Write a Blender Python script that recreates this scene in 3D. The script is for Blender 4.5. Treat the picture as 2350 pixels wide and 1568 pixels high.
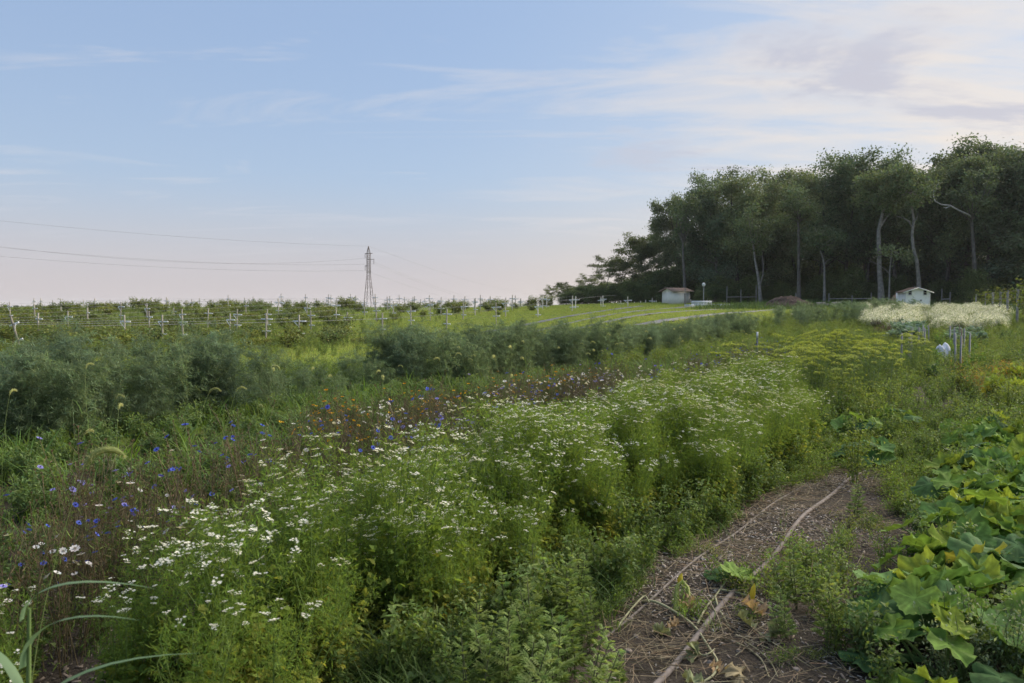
import bpy, math
import numpy as np
from math import sin, cos, pi, radians
from mathutils import Matrix, Vector

# ------------------------------------------------------------------ camera, sky, sun, exposure
for o in list(bpy.data.objects): bpy.data.objects.remove(o, do_unlink=True)
SC = bpy.context.scene
COL = SC.collection
PITCH = math.atan(33.0/796.4)
EYE = 1.7
cam = bpy.data.cameras.new('camera'); camo = bpy.data.objects.new('camera', cam); COL.objects.link(camo)
camo.location = (0, 0, EYE); camo.rotation_euler = (pi/2-PITCH, 0, 0)
cam.lens = 28; cam.sensor_width = 36; cam.clip_start = .05; cam.clip_end = 20000
cam.dof.use_dof = True; cam.dof.focus_distance = 9.0; cam.dof.aperture_fstop = 5.0
SC.camera = camo

SUN_EL, SUN_AZ = radians(30.0), radians(62.0)      # azimuth measured from the view direction (+Y) to the right
WLOC, LLOC = (3.4, 9.3), (9.3, 3.2)
wd = bpy.data.worlds.new('World'); SC.world = wd; wd.use_nodes = True
nt = wd.node_tree; nt.nodes.clear()
def N(t, **k):
    n = nt.nodes.new(t)
    for a, b in k.items(): setattr(n, a, b)
    return n
def LK(a, b): nt.links.new(a, b)
def M(op, a, b=None, c=None, clamp=False):
    n = nt.nodes.new('ShaderNodeMath'); n.operation = op; n.use_clamp = clamp
    for i, v in enumerate((a, b, c)):
        if v is None: continue
        if isinstance(v, (int, float)): n.inputs[i].default_value = v
        else: LK(v, n.inputs[i])
    return n.outputs[0]
def MIX(f, a, b):
    n = nt.nodes.new('ShaderNodeMix'); n.data_type = 'RGBA'
    for i, v in ((0, f), (6, a), (7, b)):
        if isinstance(v, tuple): n.inputs[i].default_value = v+(1,)
        elif isinstance(v, (int, float)): n.inputs[i].default_value = v
        else: LK(v, n.inputs[i])
    return n.outputs[2]
def RANGE(v, a, b, c=0., d=1.):
    n = nt.nodes.new('ShaderNodeMapRange'); n.interpolation_type = 'SMOOTHSTEP'
    LK(v, n.inputs[0])
    for i, x in zip((1, 2, 3, 4), (a, b, c, d)): n.inputs[i].default_value = x
    return n.outputs[0]
sky = N('ShaderNodeTexSky', sky_type='NISHITA'); sky.sun_disc = False
sky.sun_elevation = SUN_EL; sky.sun_rotation = SUN_AZ
sky.air_density = 1.0; sky.dust_density = 1.0; sky.ozone_density = 2.5
tc = N('ShaderNodeTexCoord'); sp = N('ShaderNodeSeparateXYZ'); LK(tc.outputs['Generated'], sp.inputs[0])
dx, dy, dz = sp.outputs
el = M('MAXIMUM', dz, 0.0)
# how near a direction is to the sunset (1 = towards it)
sundot = M('ADD', M('MULTIPLY', dx, sin(SUN_AZ)), M('MULTIPLY', dy, cos(SUN_AZ)))
near = RANGE(sundot, .32, .95)
# evening haze low over the horizon: mauve away from the sun, cream towards it
hz_col = MIX(near, (4.15, 3.75, 3.8), (6.2, 5.2, 4.1))
hz_f = M('MULTIPLY', M('POWER', M('SUBTRACT', 1.0, M('DIVIDE', el, M('MULTIPLY_ADD', near, .16, .34), clamp=True)), 1.6), .9)
blue = MIX(.72, sky.outputs[0], MIX(near, (2.6, 3.5, 5.1), (3.4, 4.05, 5.1)))
pale = MIX(hz_f, blue, MIX(near, (3.55, 4.15, 4.75), (5.4, 5.0, 4.7)))
base = MIX(M('MULTIPLY', M('SUBTRACT', 1.0, RANGE(el, .0, .17)), .95), pale, hz_col)
# high thin cloud on a flat layer overhead: wisps everywhere, a loose bank round the sunset
inv = M('DIVIDE', 1.0, M('ADD', el, .10))
cx = M('MULTIPLY', dx, inv); cy = M('MULTIPLY', dy, inv)
cb = N('ShaderNodeCombineXYZ'); LK(cx, cb.inputs[0]); LK(cy, cb.inputs[1])
def NOISE(scale, det, rough, dist, rot, sc, loc):
    mp = N('ShaderNodeMapping'); LK(cb.outputs[0], mp.inputs[0]); mp.inputs['Rotation'].default_value = (0, 0, radians(rot)); mp.inputs['Scale'].default_value = sc+(1,); mp.inputs['Location'].default_value = loc+(0,)
    n = N('ShaderNodeTexNoise'); LK(mp.outputs[0], n.inputs['Vector']); n.inputs['Scale'].default_value = scale; n.inputs['Detail'].default_value = det; n.inputs['Roughness'].default_value = rough; n.inputs['Distortion'].default_value = dist
    return n.outputs[0]
wisp = NOISE(1.6, 9, .62, .8, 24, (.45, 1.5), WLOC)
lump = NOISE(1.5, 8, .6, .35, 10, (.8, 1.1), LLOC)
big = NOISE(.55, 3, .5, .2, 0, (1., 1.), (2.2, 5.1))
bank = RANGE(M('ADD', M('ADD', sundot, M('MULTIPLY', M('SUBTRACT', big, .5), .5)), M('MULTIPLY', el, .12)), .30, .86)
c1 = M('MULTIPLY', M('SUBTRACT', wisp, M('SUBTRACT', .56, M('MULTIPLY', bank, .15))), 4.4, clamp=True)
c2 = M('MULTIPLY', M('SUBTRACT', lump, M('SUBTRACT', .68, M('MULTIPLY', bank, .26))), 4.5, clamp=True)
cl = M('SUBTRACT', 1.0, M('MULTIPLY', M('SUBTRACT', 1.0, M('MULTIPLY', c1, .8)), M('SUBTRACT', 1.0, c2)))
cl = M('MULTIPLY', cl, RANGE(el, .02, .13))
cl_f = M('MULTIPLY', cl, .82)
cl_col = MIX(near, (4.8, 4.75, 5.0), (6.5, 5.65, 4.75))
dk = M('MULTIPLY', RANGE(lump, .50, .63), RANGE(sundot, .3, .6))
cl_col = MIX(M('MULTIPLY', dk, .9), cl_col, (3.85, 3.8, 4.35))
skyc = MIX(cl_f, base, cl_col)
bg = N('ShaderNodeBackground'); LK(skyc, bg.inputs['Color']); bg.inputs['Strength'].default_value = .095
wo = N('ShaderNodeOutputWorld'); LK(bg.outputs[0], wo.inputs['Surface'])

sun = bpy.data.lights.new('sun', 'SUN'); suno = bpy.data.objects.new('sun', sun); COL.objects.link(suno)
sun.energy = 4.6; sun.angle = radians(70); sun.color = (1.0, .89, .74)
sd = Vector((sin(SUN_AZ)*cos(SUN_EL), cos(SUN_AZ)*cos(SUN_EL), sin(SUN_EL)))
suno.rotation_euler = sd.to_track_quat('Z', 'Y').to_euler(); suno.location = sd*50+Vector((0, 0, 20))
SC.view_settings.view_transform = 'Standard'; SC.view_settings.look = 'None'
SC.view_settings.gamma = 1; SC.view_settings.exposure = 0.66; SC.view_settings.use_curve_mapping = False
SC.cycles.max_bounces = 9; SC.cycles.diffuse_bounces = 8; SC.cycles.glossy_bounces = 2; SC.cycles.transmission_bounces = 8; SC.cycles.transparent_max_bounces = 4
SC.cycles.caustics_reflective = False; SC.cycles.caustics_refractive = False
SC.cycles.use_denoising = True; SC.cycles.denoiser = 'OPENIMAGEDENOISE'; SC.cycles.denoising_input_passes = 'RGB_ALBEDO_NORMAL'; SC.cycles.denoising_prefilter = 'ACCURATE'

# ------------------------------------------------------------------ the lie of the land
LY = np.array([-50, 0, 15, 30, 40, 52, 59, 66, 73, 80, 87, 100, 130, 220, 600, 3500.])
LZ = np.array([0, 0, 0, -.4, -.5, -.48, -.38, -.1, .3, .65, 1.1, 1.6, 1.95, 2.0, 1.2, -6.])
RY = np.array([-50, 0, 28, 38, 60, 80, 100, 150, 260, 600, 3500.])
RZ = np.array([0, 0, 0, .38, 1.2, 1.6, 2.3, 3.0, 3.2, 2, -6.])
def sstep(a, b, x):
    t = np.clip((x-a)/(b-a), 0, 1); return t*t*(3-2*t)
def gz(x, y):
    x = np.asarray(x, float); y = np.asarray(y, float)
    a = x/np.maximum(np.abs(y), 4.0)
    w = sstep(-.05, .2, a)
    z = np.interp(y, LY, LZ)*(1-w)+np.interp(y, RY, RZ)*w
    u = .53*x+.85*y; v = -.85*x+.53*y
    amp = .02*np.clip(1-np.hypot(x, y)/30, 0, 1)
    return z+amp*(np.sin(u*3.1+1.3*np.sin(v*2.3))+np.sin(v*5.2+u))
def UV(u, v): return (.5282*u-.8471*v, .8471*u+.5282*v)       # crop-row coordinates: u along the rows, v across to the left
F2 = 28/36*2350
def ray(px, py):
    a = (px-1175)/F2; b = (784-py)/F2
    return np.array([a, cos(PITCH)+b*sin(PITCH), -sin(PITCH)+b*cos(PITCH)])
def at(px, py, Y):
    d = ray(px, py); return np.array([0, 0, EYE])+d*(Y/d[1])
def gp(px, py, h=0.):
    d = ray(px, py); Y = 1.5
    while Y < 400:
        p = np.array([0, 0, EYE])+d*(Y/d[1])
        if p[2] <= gz(p[0], p[1])+h: return p
        Y *= 1.004
    return p

# ------------------------------------------------------------------ mesh tools
class MB:
    def __init__(s): s.V = []; s.F = []; s.C = []; s.n = 0
    def add(s, v, f, c):
        v = np.asarray(v, float).reshape(-1, 3); f = np.asarray(f, int)
        c = np.asarray(c, float)
        if c.ndim == 1: c = np.tile(c, (len(v), 1))
        s.V.append(v); s.C.append(c); s.F.append(f+s.n); s.n += len(v)
    def mesh(s, name, mat=None, smooth=False):
        me = bpy.data.meshes.new(name)
        V = np.concatenate(s.V); C = np.concatenate(s.C)
        me.vertices.add(len(V)); me.vertices.foreach_set('co', V.astype('f').ravel())
        li = np.concatenate([f.ravel() for f in s.F]); tot = np.concatenate([np.full(len(f), f.shape[1]) for f in s.F])
        me.loops.add(len(li)); me.loops.foreach_set('vertex_index', li.astype('i'))
        me.polygons.add(len(tot)); st = np.concatenate([[0], np.cumsum(tot)[:-1]])
        me.polygons.foreach_set('loop_start', st.astype('i')); me.polygons.foreach_set('loop_total', tot.astype('i'))
        if smooth: me.polygons.foreach_set('use_smooth', np.ones(len(tot), bool))
        at_ = me.attributes.new('Col', 'FLOAT_COLOR', 'POINT')
        at_.data.foreach_set('color', np.concatenate([C, np.ones((len(C), 1))], 1).astype('f').ravel())
        me.update(calc_edges=True)
        if mat: me.materials.append(mat)
        return me
def vn(a): return a/np.maximum(np.linalg.norm(a, axis=-1, keepdims=True), 1e-9)
def runit(r, n): return vn(r.normal(size=(n, 3)))
def col3(c, n, r, var=.15, hue=.06):
    c = np.tile(np.asarray(c, float), (n, 1)); k = 1+var*r.normal(size=(n, 1)); c = c*np.clip(k, .4, 1.8)
    c[:, 0] *= 1+hue*r.normal(size=n); return np.clip(c, .002, .95)
def leaves(mb, P, D, Nn, L, W, col, fold=.18, droop=.12, mid=.45):
    """pointed leaf blades, folded along the midrib"""
    n = len(P); L = np.broadcast_to(L, n)[:, None]; W = np.broadcast_to(W, n)[:, None]
    S = vn(np.cross(D, Nn)); U = np.cross(S, D)
    v = np.stack([P, P+D*L*mid+S*W*.5+U*W*fold, P+D*L-U*L*droop, P+D*L*mid-S*W*.5+U*W*fold], 1)
    i = np.arange(n)[:, None]*4
    mb.add(v, np.concatenate([i+np.array([0, 2, 1]), i+np.array([0, 3, 2])]), np.repeat(np.broadcast_to(col, (n, 3)), 4, 0))
def sticks(mb, A, B, r0, r1, col):
    n = len(A); D = vn(B-A); X = np.where(np.abs(D[:, 2:3]) > .9, np.array([[1., 0, 0]]), np.array([[0, 0, 1.]]))
    S = vn(np.cross(D, X)); U = np.cross(S, D); r0 = np.broadcast_to(r0, n)[:, None]; r1 = np.broadcast_to(r1, n)[:, None]
    vs = []
    for P, r in ((A, r0), (B, r1)):
        for k in range(3): vs.append(P+r*(cos(2.094*k)*S+sin(2.094*k)*U))
    v = np.stack(vs, 1); i = np.arange(n)[:, None]*6
    f = np.concatenate([i+np.array([k, (k+1) % 3, 3+(k+1) % 3, 3+k]) for k in range(3)])
    mb.add(v, f, np.repeat(np.broadcast_to(col, (n, 3)), 6, 0))
def tube(mb, pts, rad, col, sides=6, cap=True):
    pts = np.asarray(pts, float); k = len(pts); rad = np.broadcast_to(rad, k)
    T = vn(np.gradient(pts, axis=0)); ref = np.array([0, 0, 1.]) if abs(T[0, 2]) < .9 else np.array([1., 0, 0])
    S = vn(np.cross(T, ref)); U = np.cross(S, T); an = np.arange(sides)*2*pi/sides
    v = (pts[:, None]+rad[:, None, None]*(np.cos(an)[None, :, None]*S[:, None]+np.sin(an)[None, :, None]*U[:, None])).reshape(-1, 3)
    f = []
    for a in range(k-1):
        for b in range(sides):
            f.append((a*sides+b, a*sides+(b+1) % sides, (a+1)*sides+(b+1) % sides, (a+1)*sides+b))
    c = np.asarray(col, float)
    if c.ndim == 2 and len(c) == k: c = np.repeat(c, sides, 0)
    mb.add(v, f, c)
    if cap and sides > 2:
        mb.add(np.array([v[b] for b in range(sides)]), [list(range(sides))[::-1]], c if c.ndim == 1 else c[0])
        mb.add(np.array([v[(k-1)*sides+b] for b in range(sides)]), [list(range(sides))], c if c.ndim == 1 else c[-1])
def blades(mb, P, az, L, lean, W, col, seg=4, curl=.35, tip=None):
    """arching grass blades"""
    n = len(P); L = np.broadcast_to(L, n); lean = np.broadcast_to(lean, n); W = np.broadcast_to(W, n); curl = np.broadcast_to(curl, n)
    d = np.stack([np.cos(az), np.sin(az), 0*az], 1); s = np.stack([-np.sin(az), np.cos(az), 0*az], 1)
    vs = []
    for j in range(seg+1):
        t = j/seg; h = L*(t-curl*t*t); o = L*lean*(t**1.8)
        p = P+d*o[:, None]+np.array([0, 0, 1.])*h[:, None]; w = W*(1-t**1.6)*.5*(.75+.6*t*(1-t)*2)+.0004
        vs += [p+s*w[:, None], p-s*w[:, None]]
    v = np.stack(vs, 1); m = 2*(seg+1); i = np.arange(n)[:, None]*m
    f = np.concatenate([i+np.array([2*j, 2*j+1, 2*j+3, 2*j+2]) for j in range(seg)])
    c = np.broadcast_to(col, (n, 3))
    if tip is None: cc = np.repeat(c, m, 0)
    else:
        t = np.repeat(np.linspace(0, 1, seg+1), 2)[None, :, None]; cc = (c[:, None]*(1-t)+np.asarray(tip)*t).reshape(-1, 3)
    mb.add(v, f, cc)
def box(mb, c, s, col, rz=0., M3=None):
    v = np.array([(x, y, z) for z in (-.5, .5) for x, y in ((-.5, -.5), (.5, -.5), (.5, .5), (-.5, .5))])*np.asarray(s)
    if M3 is not None: v = v@np.asarray(M3).T
    elif rz: v = v@np.array([[cos(rz), sin(rz), 0], [-sin(rz), cos(rz), 0], [0, 0, 1]])
    mb.add(v+np.asarray(c), [(3, 2, 1, 0), (4, 5, 6, 7), (0, 1, 5, 4), (1, 2, 6, 5), (2, 3, 7, 6), (3, 0, 4, 7)], col)
def beam(mb, a, b, w, h, col):
    a = np.asarray(a, float); b = np.asarray(b, float); d = b-a; L = np.linalg.norm(d); d = d/L
    up = np.array([0, 0, 1.]) if abs(d[2]) < .95 else np.array([0, 1., 0]); s = vn(np.cross(d, up)); t = np.cross(s, d)
    box(mb, (a+b)/2, (L, w, h), col, M3=np.stack([d, s, t], 1))

# ------------------------------------------------------------------ materials
def pmat(name, rough=.7, trans=0., spec=.3, var=.12, noise=None, bump=None, tint=None, metal=0.):
    """colour from the piece's own colour, a little different on every plant"""
    m = bpy.data.materials.new(name); m.use_nodes = True; t = m.node_tree; t.nodes.clear()
    new = t.nodes.new; ln = t.links.new
    a = new('ShaderNodeAttribute'); a.attribute_name = 'Col'; c = a.outputs['Color']
    oi = new('ShaderNodeObjectInfo'); hs = new('ShaderNodeHueSaturation')
    mr = new('ShaderNodeMapRange'); ln(oi.outputs['Random'], mr.inputs[0]); mr.inputs[3].default_value = 1-var; mr.inputs[4].default_value = 1+var
    ln(mr.outputs[0], hs.inputs['Value'])
    mh = new('ShaderNodeMath'); mh.operation = 'MULTIPLY_ADD'; ln(oi.outputs['Random'], mh.inputs[0]); mh.inputs[1].default_value = -.10*var; mh.inputs[2].default_value = .5+.05*var
    ln(mh.outputs[0], hs.inputs['Hue']); ln(c, hs.inputs['Color']); c = hs.outputs[0]
    if noise:
        tx = new('ShaderNodeTexCoord'); nz = new('ShaderNodeTexNoise'); ln(tx.outputs['Object'], nz.inputs['Vector']); nz.inputs['Scale'].default_value = noise[0]; nz.inputs['Detail'].default_value = 5
        r2 = new('ShaderNodeMapRange'); ln(nz.outputs[0], r2.inputs[0]); r2.inputs[1].default_value = .3; r2.inputs[2].default_value = .7; r2.inputs[3].default_value = 1-noise[1]; r2.inputs[4].default_value = 1+noise[1]
        mx = new('ShaderNodeVectorMath'); mx.operation = 'SCALE'; ln(c, mx.inputs[0]); ln(r2.outputs[0], mx.inputs['Scale']); c = mx.outputs[0]
    b = new('ShaderNodeBsdfPrincipled'); ln(c, b.inputs['Base Color']); b.inputs['Roughness'].default_value = rough; b.inputs['Specular IOR Level'].default_value = spec; b.inputs['Metallic'].default_value = metal
    if bump:
        bt = new('ShaderNodeTexNoise'); tx2 = new('ShaderNodeTexCoord'); ln(tx2.outputs['Object'], bt.inputs['Vector']); bt.inputs['Scale'].default_value = bump[0]; bt.inputs['Detail'].default_value = 6
        bn = new('ShaderNodeBump'); bn.inputs['Strength'].default_value = bump[1]; bn.inputs['Distance'].default_value = bump[2]; ln(bt.outputs[0], bn.inputs['Height']); ln(bn.outputs[0], b.inputs['Normal'])
    out = new('ShaderNodeOutputMaterial'); sh = b.outputs[0]
    if trans:
        tr = new('ShaderNodeBsdfTranslucent'); sc = new('ShaderNodeVectorMath'); sc.operation = 'MULTIPLY'; ln(c, sc.inputs[0]); sc.inputs[1].default_value = (1.25, 1.15, .7); ln(sc.outputs[0], tr.inputs['Color'])
        ms = new('ShaderNodeMixShader'); ms.inputs[0].default_value = trans; ln(sh, ms.inputs[1]); ln(tr.outputs[0], ms.inputs[2]); sh = ms.outputs[0]
    ln(sh, out.inputs['Surface'])
    return m
M_LEAF = pmat('leaf', .6, .42, .28, .14)
M_SQUASH = pmat('squash_leaf', .8, .3, .15, .12, (22, .28), (60, .5, .004))
M_FINE = pmat('fine_foliage', .7, .5, .15, .12)
M_TREE = pmat('tree_leaf', .6, .35, .3, .18)
M_STEM = pmat('green_stem', .6, .12, .3, .12)
M_PETAL = pmat('petal', .6, .35, .2, .06)
M_BARK = pmat('bark', .9, 0, .15, .12, (3, .35), (9, .6, .05))
M_WOOD = pmat('weathered_wood', .85, 0, .2, .12, (7, .25), (30, .3, .01))
M_PAINT = pmat('white_paint', .6, 0, .3, .03, (2.5, .06), (60, .1, .004))
M_METAL = pmat('galvanised_metal', .5, 0, .5, .06, (12, .12), metal=.05)
M_DARKM = pmat('rusty_steel', .7, 0, .4, .05, (1.5, .2))
M_HOSE = pmat('hose_rubber', .85, 0, .15, .0, (25, .25))
M_SOIL = pmat('loose_soil', .95, 0, .1, .1, (4, .4), (14, .8, .08))
M_GLASS = pmat('window_glass', .08, 0, .6, .0)
M_DRY = pmat('dry_leaf', .85, .2, .1, .1, (18, .3))
M_SHINGLE = pmat('roof_shingle', .9, 0, .15, .05, (6, .3), (40, .4, .01))
M_CLOTH = pmat('white_cloth', .8, .15, .1, .0)

# ------------------------------------------------------------------ things, parts, scattered stuff
def tag(o, label=None, cat=None, group=None, kind=None):
    for k, v in (('label', label), ('category', cat), ('group', group), ('kind', kind)):
        if v: o[k] = v
    return o
def link(name, me, parent=None, loc=(0, 0, 0), rot=(0, 0, 0), sc=1.):
    o = bpy.data.objects.new(name, me); COL.objects.link(o); o.parent = parent
    o.location = loc; o.rotation_euler = rot; o.scale = (sc,)*3 if np.isscalar(sc) else sc
    return o
def thing(name, parts, loc, rz=0., sc=1., label=None, cat=None, group=None, tilt=(0, 0)):
    """parts: list of (part name, mesh[, kind]); one part makes a single mesh object"""
    if len(parts) == 1: o = link(name, parts[0][1], None, loc, (tilt[0], tilt[1], rz), sc)
    else:
        o = link(name, None, None, loc, (tilt[0], tilt[1], rz), sc); o.empty_display_size = .2
        for p in parts:
            c = link(p[0], p[1], o)
            if len(p) > 2 and p[2]: c['kind'] = p[2]
    return tag(o, label, cat, group)
def scatter(name, kinds, P, rot, scl, label, cat, r):
    """a mass nobody could count: one object that repeats a few small meshes over its points"""
    P = np.asarray(P, float); n = len(P)
    kc = bpy.data.collections.new(name+'_kinds')
    for i, me in enumerate(kinds): kc.objects.link(bpy.data.objects.new('%s_kind_%d' % (name, i), me))
    me = bpy.data.meshes.new(name); me.vertices.add(n); me.vertices.foreach_set('co', P.astype('f').ravel())
    a = me.attributes.new('rot', 'FLOAT_VECTOR', 'POINT'); a.data.foreach_set('vector', np.asarray(rot, 'f').ravel())
    a = me.attributes.new('scl', 'FLOAT', 'POINT'); a.data.foreach_set('value', np.asarray(scl, 'f'))
    a = me.attributes.new('pick', 'INT', 'POINT'); a.data.foreach_set('value', r.integers(0, len(kinds), n).astype('i'))
    g = bpy.data.node_groups.new(name, 'GeometryNodeTree')
    g.interface.new_socket('Geometry', in_out='INPUT', socket_type='NodeSocketGeometry'); g.interface.new_socket('Geometry', in_out='OUTPUT', socket_type='NodeSocketGeometry')
    nn = g.nodes.new; gi = nn('NodeGroupInput'); go = nn('NodeGroupOutput'); ip = nn('GeometryNodeInstanceOnPoints'); ci = nn('GeometryNodeCollectionInfo')
    ci.inputs[0].default_value = kc; ci.inputs['Separate Children'].default_value = True; ci.inputs['Reset Children'].default_value = True
    def na(nm, ty):
        x = nn('GeometryNodeInputNamedAttribute'); x.data_type = ty; x.inputs[0].default_value = nm; return x.outputs[0]
    g.links.new(gi.outputs[0], ip.inputs['Points']); g.links.new(ci.outputs[0], ip.inputs['Instance']); ip.inputs['Pick Instance'].default_value = True
    g.links.new(na('pick', 'INT'), ip.inputs['Instance Index']); g.links.new(na('rot', 'FLOAT_VECTOR'), ip.inputs['Rotation']); g.links.new(na('scl', 'FLOAT'), ip.inputs['Scale'])
    g.links.new(ip.outputs[0], go.inputs[0])
    o = link(name, me); md = o.modifiers.new('scatter', 'NODES'); md.node_group = g
    return tag(o, label, cat, kind='stuff')
def nth(n):
    return '%d%s' % (n, 'th' if 10 <= n % 100 <= 20 else {1: 'st', 2: 'nd', 3: 'rd'}.get(n % 10, 'th'))
def zpts(n, u0, u1, v0, v1, r, z=0.):
    u = r.uniform(u0, u1, n); v = r.uniform(v0, v1, n); x, y = UV(u, v)
    return np.stack([x, y, gz(x, y)+z], 1)
def rotz(n, r, tilt=.12):
    return np.stack([r.normal(0, tilt, n), r.normal(0, tilt, n), r.uniform(0, 2*pi, n)], 1)

# ------------------------------------------------------------------ ground
def build_ground():
    rs = np.concatenate([np.linspace(.0, 3, 12), np.geomspace(3.15, 3500, 150)])
    th = np.linspace(0, 2*pi, 361)[:-1]; k = len(th)
    x = rs[:, None]*np.sin(th); y = rs[:, None]*np.cos(th); z = gz(x, y)
    v = np.stack([x, y, z], -1).reshape(-1, 3)
    i, j = np.meshgrid(np.arange(len(rs)-1), np.arange(k), indexing='ij'); j2 = (j+1) % k
    f = np.stack([i*k+j, (i+1)*k+j, (i+1)*k+j2, i*k+j2], -1).reshape(-1, 4)[k:]
    f = f[:, ::-1]
    m = bpy.data.materials.new('earth_and_turf'); m.use_nodes = True; t = m.node_tree; t.nodes.clear(); new = t.nodes.new; ln = t.links.new
    def mt(op, a, b, clamp=False):
        n = new('ShaderNodeMath'); n.operation = op; n.use_clamp = clamp
        for q, w in enumerate((a, b)):
            if isinstance(w, (int, float)): n.inputs[q].default_value = w
            else: ln(w, n.inputs[q])
        return n.outputs[0]
    def mx(f, a, b):
        n = new('ShaderNodeMix'); n.data_type = 'RGBA'
        for q, w in ((0, f), (6, a), (7, b)):
            if isinstance(w, tuple): n.inputs[q].default_value = w+(1,)
            else: ln(w, n.inputs[q])
        return n.outputs[2]
    def nz(scale, det=6, rough=.6):
        n = new('ShaderNodeTexNoise'); ln(geo.outputs['Position'], n.inputs['Vector']); n.inputs['Scale'].default_value = scale; n.inputs['Detail'].default_value = det; n.inputs['Roughness'].default_value = rough; return n.outputs[0]
    def ss(v, a, b):
        n = new('ShaderNodeMapRange'); n.interpolation_type = 'SMOOTHSTEP'; ln(v, n.inputs[0]); n.inputs[1].default_value = a; n.inputs[2].default_value = b; return n.outputs[0]
    geo = new('ShaderNodeNewGeometry'); s = new('ShaderNodeSeparateXYZ'); ln(geo.outputs['Position'], s.inputs[0])
    vv = mt('ADD', mt('MULTIPLY', s.outputs[0], -.8471), mt('MULTIPLY', s.outputs[1], .5282))
    wob = mt('MULTIPLY', mt('SUBTRACT', nz(.35), .5), 3.0)
    field = ss(mt('ADD', vv, wob), 8.5, 10.5); far = ss(s.outputs[1], 30., 42.)
    turf_f = mt('MAXIMUM', field, far)
    fine = nz(60, 8, .7); mid = nz(7, 6)
    soil = mx(ss(fine, .35, .7), (.034, .028, .023), (.105, .088, .07))
    soil = mx(mt('MULTIPLY', ss(mid, .45, .7), .6), soil, (.09, .077, .064))
    turf = mx(ss(nz(1.3, 8, .7), .35, .65), (.075, .12, .022), (.15, .19, .042))
    turf = mx(mt('MULTIPLY', ss(nz(.25, 4), .5, .7), .5), turf, (.17, .17, .06))
    c = mx(turf_f, soil, turf)
    b = new('ShaderNodeBsdfPrincipled'); ln(c, b.inputs['Base Color']); b.inputs['Roughness'].default_value = .95; b.inputs['Specular IOR Level'].default_value = .1
    bp = new('ShaderNodeBump'); bp.inputs['Strength'].default_value = .9; bp.inputs['Distance'].default_value = .025; ln(mt('ADD', nz(22, 8, .7), mt('MULTIPLY', fine, .4)), bp.inputs['Height']); ln(bp.outputs[0], b.inputs['Normal'])
    o = new('ShaderNodeOutputMaterial'); ln(b.outputs[0], o.inputs['Surface'])
    mb = MB(); mb.add(v, f, (.1, .1, .1))
    tag(link('ground', mb.mesh('ground', m, True)), kind='structure')
build_ground()

# ------------------------------------------------------------------ trees
G_OAK = (.13, .175, .088)
def bend(p0, d0, L, n, r, wob, up=0.):
    pts = [np.array(p0, float)]; d = vn(np.array(d0, float))
    for _ in range(n):
        d = vn(d+r.normal(0, wob, 3)+np.array([0, 0, up])); pts.append(pts[-1]+d*L/n)
    return np.array(pts)
def make_tree(seed, H=20., fork=.42, spread=5., limbs=11, tr=.28, clump=1.45, per=160, leaf=.36, flat=.7, low=False, col=G_OAK, lean=0., bark=(.14, .13, .12), holes=0.):
    r = np.random.default_rng(seed); tb = MB(); lb = MB()
    tp = bend((0, 0, -.4), (lean, lean*.3, 1), H*.96, 14, r, .055, .03)
    hh = np.linspace(0, 1, 15); rad = tr*(1-.86*hh**.9)*(1+.5*np.exp(-hh*22))
    tube(tb, tp, rad, bark, 8)
    tips = []
    for k in range(limbs):
        f = fork+(.95-fork)*(k+.5*r.random())/limbs if not low else .1+.85*(k+.5*r.random())/limbs
        i = f*14; a = int(i); p = tp[a]+(tp[min(a+1, 14)]-tp[a])*(i-a)
        az = k*2.4+r.normal(0, .35); prof = (1-((f-.5)/.62)**2) if not low else (1.15-.75*f)
        L = spread*max(prof, .3)*r.uniform(.8, 1.15); rise = r.uniform(.25, .95)*(.6 if low else 1)
        lp = bend(p, (cos(az), sin(az), rise), L, 6, r, .14, .03); lr = rad[a]*.42
        tube(tb, lp, lr*np.linspace(1, .25, 7), bark, 5)
        tips.append(lp[-1])
        for t in range(4):
            q = lp[r.integers(2, 7)]; d = vn(np.array([cos(az), sin(az), .3])+r.normal(0, .75, 3)); tp2 = bend(q, d, L*r.uniform(.28, .5), 4, r, .2, .05)
            tube(tb, tp2, lr*.3*np.linspace(1, .3, 5), bark, 4, False); tips.append(tp2[-1])
            if r.random() < .5: tips.append(tp2[2]+r.normal(0, .3, 3))
    tips.append(tp[-1]); tips.append(tp[-2])
    for c in tips:
        if r.random() < holes: continue
        R = clump*r.uniform(.65, 1.25); n = int(per*R*R/clump**2)
        d = runit(r, n); q = (d*R*(r.random((n, 1))**.5)*.6+np.clip(r.normal(0, .34, (n, 3)), -1, 1)*R)*np.array([1, 1, flat]); P = np.asarray(c)+q
        D = vn(d*.6+runit(r, n)+np.array([0, 0, -.25])); Nn = vn(runit(r, n)+np.array([0, 0, 1.1]))
        cc = col3(np.array(col)*r.uniform(.75, 1.3), n, r, .2, .08)
        leaves(lb, P, D, Nn, leaf*r.uniform(.6, 1.2, n), leaf*.62*r.uniform(.7, 1.1, n), cc, .12, .1)
    return [('trunk', tb.mesh('tree_trunk', M_BARK, True)), ('crown', lb.mesh('tree_crown', M_TREE))], H
DKB = (.085, .078, .07)
TALL = [make_tree(11, 20, .34, 5.4, 14, holes=.1, bark=DKB), make_tree(12, 20, .28, 5.8, 15, .32, 1.5, bark=DKB), make_tree(13, 20, .36, 4.9, 13, .25, 1.3, holes=.22, bark=DKB), make_tree(14, 20, .3, 6.2, 15, .3, 1.6, bark=DKB, col=(.11, .16, .09))]
SKIRT = [make_tree(21, 18, .1, 4.4, 20, .26, 1.4, 130, low=True, col=(.115, .168, .105)), make_tree(22, 18, .1, 4.0, 18, .24, 1.35, 130, low=True, col=(.128, .18, .092))]
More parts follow.
